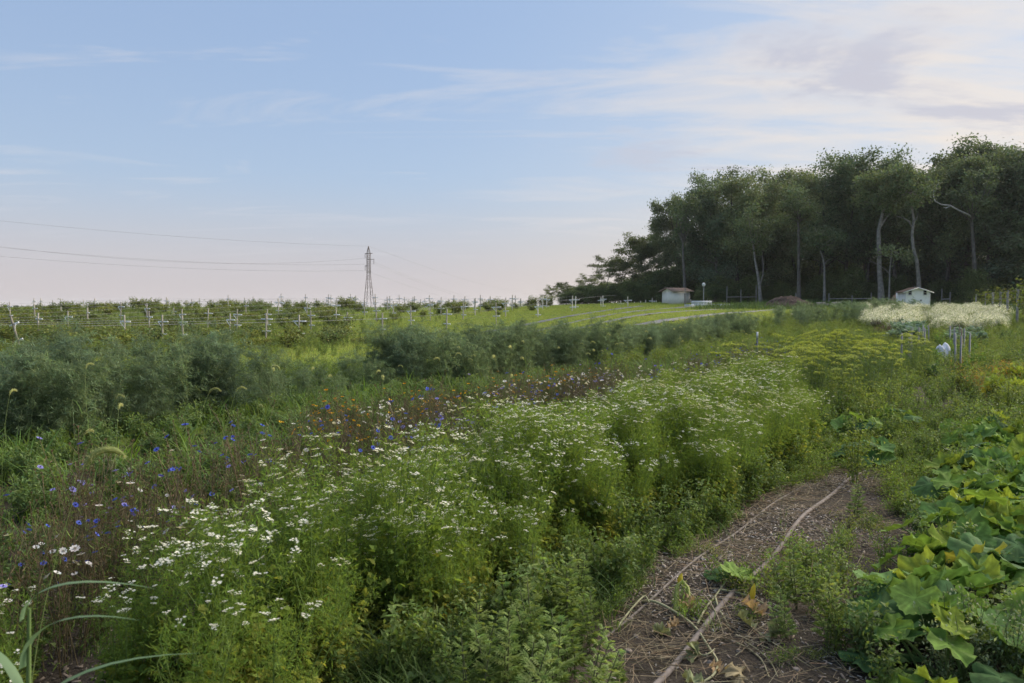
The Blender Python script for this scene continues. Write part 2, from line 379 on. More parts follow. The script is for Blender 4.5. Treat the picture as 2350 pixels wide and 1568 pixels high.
AIRY = [make_tree(31, 12, .3, 4.2, 10, .14, 1.15, 85, .30, .32, col=(.11, .14, .05)), make_tree(32, 12, .38, 3.8, 9, .13, 1.1, 85, .30, .3, col=(.105, .135, .055))]
SHRUB = [make_tree(41, 5, .05, 2.4, 12, .07, 1.05, 120, .26, .75, True, (.09, .135, .05)), make_tree(42, 5, .05, 2.1, 12, .06, .95, 120, .24, .75, True, (.11, .155, .055))]
def plant_tree(kind, px, ytop, Y, label, group=None, name='oak_tree', wide=1., rz=None, r=np.random.default_rng(99)):
    p = at(px, ytop, Y); g = float(gz(p[0], Y)); h = p[2]-g; s = h/kind[1]*(1.12 if kind in AIRY else 1.07)
    o = thing(name, kind[0], (p[0], Y, g), r.uniform(0, 6.28) if rz is None else rz, (s*wide, s*wide, s), label, 'tree', group)
    return o
FRONT = [  # px, y of the top, distance, kind, width, what tells it apart
 (1262, 658, 150, AIRY[0], 1.1, 'small feathery tree at the low far end of the woods'),
 (1300, 650, 147, AIRY[1], 1.1, 'second small feathery tree from the low end of the woods'),
 (1342, 634, 142, AIRY[0], 1.1, 'airy tree between the two small feathery trees and the taller layered one'),
 (1385, 594, 136, AIRY[1], 1.05, 'airy tree with flat tiers of leaves standing against the pale sky'),
 (1447, 549, 132, AIRY[0], .85, 'slim layered tree standing clear of the woods with bare stem showing'),
 (1508, 556, 128, TALL[2], .85, 'first rounded dark tree where the tall woods begin'),
 (1538, 505, 126, TALL[0], .72, 'tree leaning out over the slope of the woods edge, thin open crown'),
 (1572, 446, 124, TALL[2], .72, 'tree with ragged crown stepping up to the tall woods'),
 (1612, 420, 121, TALL[3], .8, 'first tall tree at the high left shoulder of the woods'),
 (1490, 552, 130, AIRY[1], .95, 'airy tree half merged with the rounded dark tree at the start of the woods'),
 (1418, 606, 133, AIRY[1], .9, 'airy tree low between the flat-tiered tree and the slim layered one'),
 (1652, 436, 113, SKIRT[0], .95, 'grey green tree leafy almost to the ground, right of the brown-roofed hut'),
 (1700, 424, 112, TALL[1], .95, 'tall oak with round full crown beside the leafy grey green tree'),
 (1748, 428, 114, SKIRT[1], .85, 'dense tree with pale forked trunk low down, left of the tallest middle tree'),
 (1790, 440, 120, TALL[0], .9, 'dark tree tucked behind the round-crowned oak'),
 (1832, 376, 118, TALL[2], .85, 'tall tree whose open crown rises above its neighbours in mid-woods'),
 (1888, 402, 107, TALL[1], .9, 'oak with sky showing through its crown right of the tall middle tree'),
 (1938, 388, 105, TALL[3], .9, 'broad dark oak above the rail fence'),
 (1992, 384, 102, TALL[0], .95, 'oak behind the thick grey trunk near the small shed'),
 (2060, 374, 99, TALL[3], .95, 'oak with wide crown directly above the small shed'),
 (2115, 379, 97, TALL[2], 1.0, 'oak behind the tall curving bare trunk above the small shed'),
 (2172, 380, 96, TALL[1], .9, 'oak just right of the small shed, with a bare limb below its crown'),
 (2218, 362, 97, TALL[0], .9, 'dark oak between the bare limb and the big leafy tree'),
 (2262, 348, 95, SKIRT[0], 1.05, 'big leafy tree with foliage hanging down over the vine posts'),
 (2312, 312, 99, TALL[2], 1.0, 'highest tree of the woods with loose open top'),
 (2350, 345, 91, SKIRT[1], 1.1, 'leafy tree cut by the edge of the picture above the vine posts'),
 (2415, 322, 90, TALL[3], 1.0, 'oak past the edge of the vine posts'),
]
for (px, yt, Y, kd, wd_, lab) in FRONT:
    plant_tree(kd, px, yt, Y, lab, 'trees along the edge of the woods', 'airy_tree' if kd in AIRY else 'oak_tree', wd_*1.14)
def deep_woods():
    r = np.random.default_rng(5)
    for row, (dY, drop, n) in enumerate(((10, 30, 14), (22, 50, 11), (34, 70, 9))):
        for k in range(n):
            px = 1590+(k+r.random()*.7)/n*880; Yb = np.interp(px, [1500, 1700, 1900, 2100, 2400], [128, 116, 110, 100, 93])+dY
            yt = np.interp(px, [1500, 1530, 1600, 1700, 1830, 1950, 2100, 2300, 2450], [640, 620, 470, 445, 405, 395, 385, 345, 335])+drop*r.uniform(.6, 1.4)
            kd = [TALL[0], TALL[1], TALL[3], SKIRT[0], SKIRT[1]][r.integers(0, 5)]
            plant_tree(kd, px, yt, Yb, 'dark tree deep in the woods, %s from the left in the %s hidden rank' % (nth(k+1), ('first', 'second', 'third')[row]), 'trees deep in the woods', 'oak_tree', 1.05, None, r)
    for k in range(100):      # undergrowth below the crowns
        px = r.uniform(1300, 2440); Yb = np.interp(px, [1250, 1500, 1700, 1900, 2100, 2400], [138, 124, 114, 108, 100, 92])+r.uniform(2, 30)
        yt = r.uniform(585, 668) if px > 1560 else np.interp(px, [1300, 1400, 1500, 1560], [668, 650, 632, 625])+r.uniform(-6, 10)
        plant_tree(SHRUB[k % 2], px, yt, Yb, 'dark leafy bush in the undergrowth beneath the woods trees', 'undergrowth bushes of the woods', 'woodland_bush', 1.15, None, r)
    for k, (px, yt, Y) in enumerate(((1640, 662, 104), (1610, 668, 100), (1668, 664, 106), (1500, 655, 118), (1455, 650, 121), (1410, 655, 126), (1370, 662, 130), (1330, 668, 134), (1300, 674, 138))):
        plant_tree(SHRUB[k % 2], px, yt, Y, ['bush growing against the brown-roofed hut', 'low bush hiding the wall of the brown-roofed hut', 'bush between the brown-roofed hut and the lamp pole'][k] if k < 3 else 'round leafy bush in the low thicket below the feathery trees', None if k < 3 else 'bushes of the low thicket', 'woodland_bush', 1.25, None, r)
    for k in range(30):      # saplings and bushes along the foot of the woods
        px = 1530+k*28.5+r.uniform(-10, 10); Yb = np.interp(px, [1500, 1700, 1900, 2100, 2400], [118, 106, 100, 94, 84])
        if 2065 < px < 2140 or 1535 < px < 1600: continue
        plant_tree(SHRUB[k % 2], px, r.uniform(615, 674), Yb+r.uniform(-1, 4), 'leafy sapling at the foot of the woods, %s from the brown-roofed hut' % nth(k+1), 'saplings along the foot of the woods', 'woodland_sapling', 1.0, None, r)
    for k in range(26):      # far hedge line on the left skyline and behind the pylon
        px = -20+k*9+r.uniform(-4, 4) if k < 20 else r.uniform(950, 1230); yt = 704+r.uniform(-3, 4) if k < 20 else 697
        plant_tree(SHRUB[k % 2], px, yt, 330 if k < 20 else 300, 'tiny far-off tree in the hedge line on the skyline', 'far hedge line on the skyline', 'distant_tree', 2.2, None, r)
deep_woods()

# ------------------------------------------------------------------ pylon and power lines
RUST = (.13, .105, .10); CABLE = (.22, .22, .23)
def pylon_parts():
    """lattice tower 22 m high; arm side is local x"""
    parts = []
    def half(z): return np.interp(z, [0, 12.6, 19.6, 22.0], [1.5, .47, .45, .03])
    for sx in (-1, 1):
        for sy in (-1, 1):
            mb = MB(); zs = [-.5, 6, 12.6, 19.6, 22.0]
            for a, b in zip(zs[:-1], zs[1:]): beam(mb, (sx*half(a), sy*half(a), a), (sx*half(b), sy*half(b), b), .13, .13, RUST)
            parts.append(('leg', mb.mesh('pylon_leg', M_DARKM)))
    zs = [0, 4.4, 7.8, 10.6, 12.8, 15.6, 17.7, 19.6]
    for a, b in zip(zs[:-1], zs[1:]):
        mb = MB()
        for sgn in (-1, 1):
            for q in (0, 1):
                A = [(-half(a), sgn*half(a), a), (half(b), sgn*half(b), b)]; B = [(half(a), sgn*half(a), a), (-half(b), sgn*half(b), b)]
                p, w = (A, B)[q]
                beam(mb, p, w, .035, .035, RUST)
                beam(mb, (p[1], p[0], p[2]), (w[1], w[0], w[2]), .035, .035, RUST)
        parts.append(('cross_brace', mb.mesh('pylon_brace', M_DARKM)))
    for z, x0, x1 in ((19.6, -1.25, 1.35), (17.7, -.5, 1.9), (15.6, -1.25, .5)):
        mb = MB(); beam(mb, (x0, .1, z), (x1, .1, z), .16, .2, RUST); beam(mb, (x0, -.1, z-.02), (x1, -.1, z-.02), .1, .16, RUST)
        parts.append(('cross_arm', mb.mesh('pylon_arm', M_DARKM)))
    for x, z in ((-1.2, 19.5), (1.82, 17.6), (-1.2, 15.5)):
        mb = MB()
        for k in range(7): tube(mb, [(x, 0, z-.1-k*.19), (x, 0, z-.16-k*.19), (x, 0, z-.24-k*.19)], [.05, .16, .05], (.12, .10, .095), 8)
        parts.append(('insulator', mb.mesh('pylon_insulator', M_DARKM)))
    return parts
PY = pylon_parts(); PYLONS = []
for (px, Y, lab) in ((847, 260, 'rusty lattice power pylon standing alone on the skyline'), (-350, 170, 'rusty lattice pylon further along the line, past the frame'), (1303, 900, 'far-off lattice pylon hidden by the low end of the woods')):
    X = (px-1175)/F2*Y; g = float(gz(X, Y)); base = 22.0+float(at(847, 565, 260)[2])-22-22.0
    base = float(at(847, 565, 260)[2])-22.0 if Y == 260 else g
    PYLONS.append((X, Y, base)); thing('power_pylon', PY, (X, Y, base), -.22, 1, lab, 'pylon', 'power pylons of one line')
def cable(a, b, sag, label):
    t = np.linspace(0, 1, 60)[:, None]; a = np.array(a); b = np.array(b); p = a*(1-t)+b*t; p[:, 2] -= (4*sag*t*(1-t))[:, 0]
    mb = MB(); tube(mb, p, .010+.00005*np.linalg.norm(p[:, :2], axis=1), CABLE, 4); tag(link('power_cable', mb.mesh('power_cable', M_DARKM)), label, 'cable', 'power cables')
for k, (dx_, dz_, sl, sr, nm) in enumerate(((0, 22.0, 1.6, 9, 'uppermost thin earth wire'), (-1.2, 18.1, 4.6, 15, 'upper conductor cable'), (1.82, 16.2, 2.6, 15, 'middle conductor cable'), (-1.2, 14.1, 2.2, 14, 'lowest conductor cable'))):
    e = [(X+dx_*cos(.22), Y-dx_*sin(.22), b+dz_) for X, Y, b in PYLONS]
    cable(e[0], e[1], sl, nm+' sagging away to the edge on the open-sky side of the pylon')
    cable(e[0], e[2], sr, nm+' dropping from the pylon towards the woods')

# ------------------------------------------------------------------ trellis field
WOODC = (.46, .42, .36); BARC = (.78, .80, .83)
C1 = [(78,555,70),(265,572,75),(287,640,56),(517,625,56),(466,592,85),(667,600,67),(725,537,90),(920,557,72),(952,655,50),(1122,575,78),(1142,625,54),(1242,655,50),(1277,520,95),(1333,600,80),(1390,610,62),(1398,660,50),(1470,535,95),(1588,605,68),(1668,545,90),(1747,505,92),(1757,645,54),(1812,610,60),(1880,555,85)]
C2 = [(57,515,100),(165,610,62),(152,640,54),(250,527,78),(273,492,100),(408,655,52),(456,497,95),(464,570,77),(500,620,64),(631,497,98),(650,503,95),(694,545,68),(778,635,64.6),(803,495,100),(842,507,95),(908,545,84),(990,497,100),(1000,590,76),(1045,640,59),(1082,515,95),(1105,510,104),(1130,550,81),(1177,503,92),(1216,517,112),(1265,590,69),(1280,517,97),(1292,513,110),(1372,530,115),(1402,503,92),(1413,545,77),(1493,520,85),(1537,610,65),(1552,535,115),(1592,505,90),(1665,560,78),(1679,512,95),(1755,527,85),(1797,505,95),(1870,512,97),(1918,560,71),(1990,535,82),(2040,503,95),(2065,507,98),(2107,530,115)]
C3 = [(235,505,93),(265,512,97),(198,560,78),(462,510,86),(486,512,91),(680,520,97),(698,508,93),(778,560,104),(833,545,100),(888,515,90),(940,555,108),(984,548,106),(1024,540,105),(1072,525,104),(1105,545,108),(1150,545,110),(1168,540,108),(1230,535,104),(1318,540,106),(1370,535,104),(1495,530,100)]
_rc = np.random.default_rng(17)
XTRA = [(60+1150*(k+_rc.random()*.8)/44, _rc.uniform(683, 692), _rc.uniform(100, 118), 0 if k < 20 else 1) for k in range(44)]      # more posts far off on the crest
POSTS = XTRA+[((x/3.136)*.94, (560+y/3.136)*.94, d, 0) for x, y, d in C1]+[((600+x/3.136)*.94, (560+y/3.136)*.94, d, 1) for x, y, d in C2]+[((1250+x/3.136)*.94, (560+y/3.136)*.94, d, 2) for x, y, d in C3]
def trellis(h, r, dbl=True, pale=False):
    parts = []; w = .055*r.uniform(.9, 1.15)
    w *= .8 if h > 1.9 else 1; mb = MB(); c = np.array(WOODC)*(1.5 if pale else .6 if pale is None else 1)*r.uniform(.8, 1.2); tube(mb, [(0, 0, -.3), (.0, .0, h*.5), (0, 0, h)], [w, w*.97, w*.92], c, 8); parts.append(('post', mb.mesh('trellis_post', M_WOOD)))
    ang = radians(148.0)+r.normal(0, .1); d = np.array([cos(ang), sin(ang), 0])
    for z, L in ((h-.43, .92*r.uniform(.92, 1.08)), (h-1.22, .68))[:2 if dbl else 1]:
        mb = MB(); o = np.array([sin(ang), -cos(ang), 0])*.06; beam(mb, np.array([0, 0, z])-d*L/2+o, np.array([0, 0, z+r.normal(0, .012)])+d*L/2+o, .055, .085, BARC); parts.append(('crossbar', mb.mesh('trellis_crossbar', M_METAL)))
    if r.random() < .6:
        mb = MB(); sgn = 1 if r.random() < .8 else -1; beam(mb, (0, -.07, h-.80), d*sgn*.34+np.array([0, -.07, h-.46]), .025, .03, BARC); parts.append(('brace', mb.mesh('trellis_brace', M_METAL)))
    return parts
rp = np.random.default_rng(3); pc = {}
for i, (px, py, Y, zone) in enumerate(sorted(POSTS)):
    p = at(px, py, Y); g = float(gz(p[0], Y)); h = float(np.clip(p[2]-g, 1.35, 3.2))
    skyl = py < 686.5
    lab = ('double-armed trellis post on the crest against the sky', 'double-armed trellis post low on the vine slope', 'pale double-armed trellis post in the grass below the woods')[2 if zone == 2 else (0 if skyl else 1)]
    pc[lab] = pc.get(lab, 0)+1; lab += ', %s from the left' % nth(pc[lab])
    thing('trellis_post', trellis(h, rp, True, zone == 2), (p[0], Y, p[2]-h), rp.normal(0, .12), 1, lab, 'trellis post', ('trellis posts on the crest', 'trellis posts on the vine slope', 'trellis posts below the woods')[2 if zone == 2 else (0 if skyl else 1)], (rp.normal(0, .015), rp.normal(0, .02)))
# the leaning end post at the picture's edge
p = at(50, 795, 38); g = float(gz(p[0], 38)); thing('trellis_post', trellis(1.9, rp, True, None), (p[0], 38, g), 0, 1, 'leaning trellis end post tipped over beside the tall feathery ferns', 'trellis post', None, (0, -.27))
# trellis wires along the rows
def wires():
    for k in range(9):
        v = 39.5+6.1*k; u = np.linspace(18 if k else 22, 86, 30)
        for dzz, off in ((1.32, .4), (1.32, -.4)):
            x, y = UV(u, v+off); mb = MB(); tube(mb, np.stack([x, y, gz(x, y)+dzz], 1), .006, (.25, .25, .26), 3, False)
            tag(link('trellis_wire', mb.mesh('trellis_wire', M_METAL)), 'thin steel wire along the %s trellis row, %s of the pair' % (nth(k+1), 'outer' if off > 0 else 'inner'), 'wire', 'trellis wires')
wires()
# brambles: arching canes with leaves
def bramble(seed, h=1.3, w=1.0, n=26, col=(.17, .21, .055)):
    r = np.random.default_rng(seed); sb = MB(); lb = MB()
    for k in range(n):
        az = r.uniform(0, 2*pi); L = r.uniform(.7, 1.25)*h*1.25; t = np.linspace(0, 1, 7)[:, None]; d = np.array([cos(az), sin(az), 0]); rx = w*r.uniform(.3, 1.)
        b = r.normal(0, .18, 3)*np.array([1, 1, 0]); P = b+d*rx*t**1.5+np.array([0, 0, 1])*L*(t-.42*t*t*r.uniform(.6, 1.3)); tube(sb, P, np.linspace(.009, .004, 7), (.09, .07, .045), 3, False)
        m = 42; q = r.uniform(.12, 1, m); pp = np.stack([np.interp(q, t[:, 0], P[:, j]) for j in range(3)], 1)+r.normal(0, .11, (m, 3)); pp[:, 2] = np.maximum(pp[:, 2], .05)
        leaves(lb, pp, vn(runit(r, m)+d*.5), vn(runit(r, m)*.7+np.array([0, 0, 1])), r.uniform(.10, .2, m), r.uniform(.07, .13, m), col3(np.array(col)*r.uniform(.7, 1.35), m, r, .22, .12))
    return [('stems', sb.mesh('bramble_canes', M_STEM)), ('foliage', lb.mesh('bramble_foliage', M_LEAF))]
BR = [bramble(51), bramble(52, 1.5, .9, 28), bramble(53, 1.1, 1.1, 24, (.20, .235, .055)), bramble(54, 1.45, 1.2, 24, (.15, .20, .065))]
ROWA = math.atan2(.8471, .5282)
def rl(k, lab, cnt):
    cnt[k] = cnt.get(k, 0)+1
    return lab+', %s in its row' % nth(cnt[k])
def plant_brambles():
    r = np.random.default_rng(8); n = 0; cnt = {}
    for k in range(-1, 9):
        v = 39.5+6.1*k
        for u in np.arange(8, 95, 1.75 if k >= 0 else 1.25):
            uu = u+r.normal(0, .3); x, y = UV(uu, v+r.normal(0, .25)); a = x/y
            if a < -.7 or y < 33 or y > 108 or a > .06: continue
            dens = .95 if a < -.33 else (.75 if a < -.2 else .25)
            if y > 92: dens = max(dens, .8)
            if k == -1: dens = .95 if -.66 < a < -.08 else 0
            if y > 75 and r.random() < .35: continue
            if r.random() > dens or n >= 298: continue
            g = float(gz(x, y)); s = r.uniform(.6, 1.05)*(.8 if k == -1 else 1.0)*(1.0 if y > 88 else .9)*(.6 if (a > -.2 and y < 85) else 1)
            lab, gr = (('bramble bush in the low row before the first posts', 'brambles of the nearest low row') if k == -1 else ('bramble bush on the crest in the %s trellis row' % nth(k+1), 'brambles on the crest') if y > 88 else ('bramble bush on the slope in the %s trellis row' % nth(k+1), 'brambles along the trellis rows'))
            thing('bramble_bush', BR[r.integers(0, 4)], (x, y, g), ROWA+pi*r.integers(0, 2), (s*1.55, s, s), rl(k, lab, cnt), 'bush', gr); n += 1
plant_brambles()
# strips of woven weed cloth laid along the rows
def weed_cloth():
    r = np.random.default_rng(2)
    for k, (v, u0, u1, nm) in enumerate(((35.0, 52, 84, 'farthest'), (29.3, 50, 84, 'second farthest'), (24.0, 47, 83, 'middle'), (18.8, 44, 78, 'second nearest'), (13.8, 60, 74, 'nearest short'))):
        u = np.linspace(u0, u1, 60); vs = np.linspace(-.55, .55, 7); U, W = np.meshgrid(u, vs, indexing='ij'); W = W+(.12*np.sin(U*.7+k)+r.normal(0, .03, U.shape))
        x, y = UV(U, v+W); z = gz(x, y)+.09+.03*np.sin(W*5+1)+r.normal(0, .012, U.shape); V = np.stack([x, y, z], -1).reshape(-1, 3); i, j = np.meshgrid(np.arange(59), np.arange(6), indexing='ij'); a = i*7+j
        mb = MB(); c = np.array([.10, .10, .105])*(1+.35*r.normal(size=(len(V), 1))*.5); mb.add(V, np.stack([a, a+7, a+8, a+1], -1).reshape(-1, 4), np.clip(c, .04, .3))
        tag(link('weed_cloth', mb.mesh('weed_cloth', M_CLOTH2, True)), '%s grey strip of weed cloth laid on the mown field' % nm, 'ground cloth', 'strips of weed cloth')
M_CLOTH2 = pmat('woven_weed_cloth', .6, 0, .4, .05, (3, .35))
weed_cloth()

# ------------------------------------------------------------------ sheds, fences, heaps beyond the garden
WHITE = (.93, .92, .85); PANEC = (.025, .028, .032)  # wall white, and the near-black of the window panes
def window(parent, x, y, z, w, h, rz=0., ny=-1):
    mb = MB(); t = .045
    for (cx, cz, sx, sz) in ((0, h/2-t/2, w, t), (0, -h/2+t/2, w, t), (-w/2+t/2, 0, t, h-2*t), (w/2-t/2, 0, t, h-2*t), (0, 0, w-2*t, .03)): box(mb, (cx, 0, cz), (sx, .04, sz), (.6, .61, .58))
    f = link('window', mb.mesh('window_frame', M_PAINT), parent, (x, y, z))
    mb = MB(); box(mb, (0, .018, 0), (w-.06, .008, h-.06), PANEC); link('pane', mb.mesh('window_pane', M_GLASS), f)
    mb = MB(); box(mb, (0, -.035, -h/2-.03), (w+.08, .07, .035), WHITE); link('sill', mb.mesh('window_sill', M_PAINT), f)
def gable_shed():
    Y = 78.; p = at(2105, 700, Y); g = float(gz(p[0], Y))-.1; W = 2.2; D = 2.3
    zt = float(at(2105, 669, Y)[2])-g; zr = float(at(2105, 660, Y)[2])-g; rz = radians(-11)
    S = link('garden_shed', None, None, (p[0], Y, g), (0, 0, rz)); tag(S, 'small white gabled shed with two dark windows behind the white-flowering bed', 'shed')
    mb = MB(); x = W/2
    prof = [(-x, 0), (x, 0), (x, zt), (0, zr-.05), (-x, zt)]
    for yy, fl in ((0, 1), (D, -1)): mb.add([(a, yy, b) for a, b in prof], [list(range(5))[::fl]], WHITE)
    for a, b in ((0, 1), (1, 2), (4, 0)): mb.add([(prof[a][0], 0, prof[a][1]), (prof[b][0], 0, prof[b][1]), (prof[b][0], D, prof[b][1]), (prof[a][0], D, prof[a][1])], [(0, 3, 2, 1)], WHITE)
    link('wall', mb.mesh('shed_wall', M_PAINT), S)
    for k in range(9):      # upright boards on the side wall
        mb = MB(); box(mb, (-x-.012, .18+k*.355, zt/2), (.022, .335, zt-.02), np.array(WHITE)*(1-.03*(k % 3))); link('board', mb.mesh('shed_board', M_PAINT), S)
    for sx in (-1, 1):
        mb = MB(); ov = .3; sl = (zr-zt)/x; a = np.array([0, -.28, zr]); e = np.array([sx*(x+ov), -.28, zr-sl*(x+ov)]); th = np.array([0, 0, .05])
        b = [a, e, e+np.array([0, D+.56, 0]), a+np.array([0, D+.56, 0])]; vv = np.array(b+[q+th for q in b])
        mb.add(vv, [(0, 1, 2, 3), (7, 6, 5, 4), (0, 4, 5, 1), (1, 5, 6, 2), (2, 6, 7, 3)], (.20, .145, .115)); rf = link('roof', mb.mesh('shed_roof', M_SHINGLE), S)
        mb = MB(); beam(mb, a+np.array([0, -.02, -.03]), e+np.array([0, -.02, -.03]), .03, .08, WHITE); link('barge_board', mb.mesh('shed_barge', M_PAINT), rf)
        for q in range(6):
            f0 = (q+.1)/6; f1 = (q+1)/6; A = a*(1-f0)+e*f0; B = a*(1-f1)+e*f1; n = np.array([0, 0, .055]); vv = np.array([A+n, B+n+np.array([0, 0, .02]), B+n+np.array([0, D+.54, .02]), A+n+np.array([0, D+.54, 0])]); mb = MB(); mb.add(vv, [(0, 1, 2, 3)], np.array([.2, .145, .115])*(1+.12*((q*7) % 3-1))); link('shingle', mb.mesh('shed_shingle', M_SHINGLE), rf)
    wz = zt-.12
    window(S, -x+.42, -.02, wz, .34, .48); window(S, x-.42, -.02, wz, .34, .48)
    for (cx, cz, w, h, c, nm) in ((.32, wz-.74, .17, .09, (.12, .12, .12), 'vent'), (.26, wz-1.33, .34, .42, (.30, .33, .36), 'hatch')):
        mb = MB(); box(mb, (cx, -.02, cz), (w, .03, h), c); hatch = link(nm, mb.mesh('shed_'+nm, M_PAINT), S)
        if nm == 'hatch':
            for k in range(4): mb = MB(); box(mb, (cx, -.045, cz-.15+k*.1), (w-.08, .015, .05), (.22, .25, .28)); link('slat', mb.mesh('shed_slat', M_PAINT), hatch)
    for sx in (-1, 1): mb = MB(); box(mb, (sx*(x+.004), -.006, zt/2), (.1, .05, zt), (.7, .71, .66)); link('corner_trim', mb.mesh('shed_trim', M_PAINT), S)
gable_shed()
def hut():
    Y = 98.; a = at(1543, 700, Y); g = float(gz(a[0], Y))-.3; W = 2.25; D = 3.
    zt = float(at(1540, 669, Y)[2])-g; S = link('brown_roofed_hut', None, None, (a[0]+W/2, Y, g), (0, 0, radians(16))); tag(S, 'pale hut with shallow brown roof half hidden by bushes below the woods', 'hut')
    mb = MB(); box(mb, (0, D/2, zt/2), (W, D, zt), (.78, .77, .69)); link('wall', mb.mesh('hut_wall', M_PAINT), S)
    for s in (0, 1):
        mb = MB(); y0, y1, ym = -.35, D+.35, D/2; z0 = zt-.02; z1 = zt+.42
        A = [(-W/2-.35, y0 if s == 0 else y1, z0), (W/2+.35, y0 if s == 0 else y1, z0), (W/2+.35, ym, z1), (-W/2-.35, ym, z1)]; v = np.array(A+[(q[0], q[1], q[2]+.07) for q in A])
        mb.add(v, [(0, 1, 2, 3), (4, 5, 6, 7), (0, 1, 5, 4), (1, 2, 6, 5), (3, 0, 4, 7)], (.23, .165, .13)); link('roof', mb.mesh('hut_roof', M_SHINGLE), S)
    for k in range(2): mb = MB(); v = [(-W/2-.01+k*(W+.02), 0, zt), (-W/2-.01+k*(W+.02), D, zt), (-W/2-.01+k*(W+.02), D/2, zt+.42)]; mb.add(v, [(0, 1, 2)], (.78, .77, .69)); link('gable', mb.mesh('hut_gable', M_PAINT), S)
    mb = MB(); box(mb, (0, -.37, zt+.02), (W+.7, .03, .12), (.36, .28, .22)); link('fascia', mb.mesh('hut_fascia', M_WOOD), S)
    mb = MB(); box(mb, (.75, -.03, zt*.45), (.8, .05, zt*.8), (.35, .34, .3)); d = link('door', mb.mesh('hut_door', M_PAINT), S)
    mb = MB(); box(mb, (1.08, -.075, zt*.45), (.03, .04, .12), (.05, .05, .05)); link('handle', mb.mesh('hut_handle', M_METAL), d)
hut()
def lamp_pole():
    Y = 96.; p = at(1615, 652, Y); g = float(gz(p[0], Y)); h = p[2]-g; S = link('lamp_pole', None, None, (p[0], Y, g)); tag(S, 'slim pole topped by a small white lamp right of the brown-roofed hut', 'lamp pole')
    mb = MB(); tube(mb, [(0, 0, -.2), (0, 0, h-.25)], .05, (.35, .35, .33), 8); link('pole', mb.mesh('lamp_pole', M_METAL), S)
    mb = MB(); z = np.array([0, .06, .16, .3, .4, .46]); tube(mb, [(0, 0, h-.3+q) for q in z], [.06, .15, .2, .2, .14, .04], (.78, .78, .74), 10); link('lamp_shade', mb.mesh('lamp_head', M_PAINT), S)
lamp_pole()
def planters():
    for (px, py, Y, sx, sy, sz, lab) in ((1610, 712, 90, 2.0, 1.0, .62, 'square white raised bed box around a trellis post on the field'), (1659, 712, 89, 1.9, 1.0, .3, 'low white raised bed box right of the square one'), (1582, 713, 88, .8, .8, .26, 'small low white box left of the square raised bed')):
        p = at(px, py, Y); g = float(gz(p[0], Y)); S = link('raised_bed', None, None, (p[0], Y, g), (0, 0, .2)); tag(S, lab, 'planter', 'white raised beds')
        for k, (cx, cy, bx, by) in enumerate(((0, -sy/2, sx, .05), (0, sy/2, sx, .05), (-sx/2, 0, .05, sy-.06), (sx/2, 0, .05, sy-.06))):
            for q in range(2): mb = MB(); box(mb, (cx, cy, sz*(.25+.5*q)), (bx, by, sz*.48), np.array([.72, .74, .74])*(1-.05*q)); link('board', mb.mesh('bed_board', M_PAINT), S)
        mb = MB(); box(mb, (0, 0, sz*.42), (sx-.1, sy-.1, sz*.8), (.06, .045, .03)); link('soil', mb.mesh('bed_soil', M_SOIL), S)
planters()
def heap(px0, px1, py, Y, h, col, label, name, seed, depth=3.):
    r = np.random.default_rng(seed); a = at(px0, py, Y)[0]; b = at(px1, py, Y)[0]; cx = (a+b)/2; W = (b-a)/2; g = float(gz(cx, Y)); n = 44
    gx, gy = np.meshgrid(np.linspace(-1, 1, n), np.linspace(-1, 1, n), indexing='ij'); rr = np.hypot(gx, gy); base = np.clip(1-rr**1.6, 0, 1)**.8
    nz = sum(np.sin(gx*f+s)*np.cos(gy*f*1.1+s*2) / (i+1.5) for i, (f, s) in enumerate(((3, seed), (6.5, seed*2.), (13, 1.3), (25, 2.2))))
    z = base*(h*(1+.22*nz))+r.normal(0, .03, gx.shape)*base-.12; V = np.stack([gx*W*1.1, gy*depth, z], -1).reshape(-1, 3); i, j = np.meshgrid(np.arange(n-1), np.arange(n-1), indexing='ij'); q = i*n+j
    mb = MB(); mb.add(V, np.stack([q, q+n, q+n+1, q+1], -1).reshape(-1, 4), col3(col, len(V), r, .22, .05)); tag(link(name, mb.mesh(name, M_SOIL, True), None, (cx, Y, g)), label, 'heap')
heap(1752, 1872, 700, 84, 1.35, (.085, .062, .052), 'long dark brown mulch heap before the rail fence', 'mulch_heap', 3)
heap(2032, 2085, 698, 84, 1.35, (.30, .21, .14), 'tan heap of wood chips tucked beside the small white shed', 'chip_heap', 5, 2.)
def log_pile():
    r = np.random.default_rng(12); S = None
    p = at(1900, 698, 82); g = float(gz(p[0], 82)); S = link('log_stack', None, None, (p[0], 82, g)); tag(S, 'low stack of pale split logs right of the mulch heap', 'log stack')
    for k in range(22):
        x = r.uniform(-1.1, 2.6); z = .1+(.17*(k % 4) if x < 1.0 else .04); L = r.uniform(.5, 1.1); a = r.normal(0, .25); d = np.array([cos(a), sin(a), r.normal(0, .06)])*L/2; c = np.array([x, r.uniform(-.3, .3), z])
        mb = MB(); tube(mb, [c-d, c, c+d], r.uniform(.06, .1), np.array([.30, .28, .25])*r.uniform(.6, 1.3), 7); link('log', mb.mesh('log', M_WOOD), S)
log_pile()
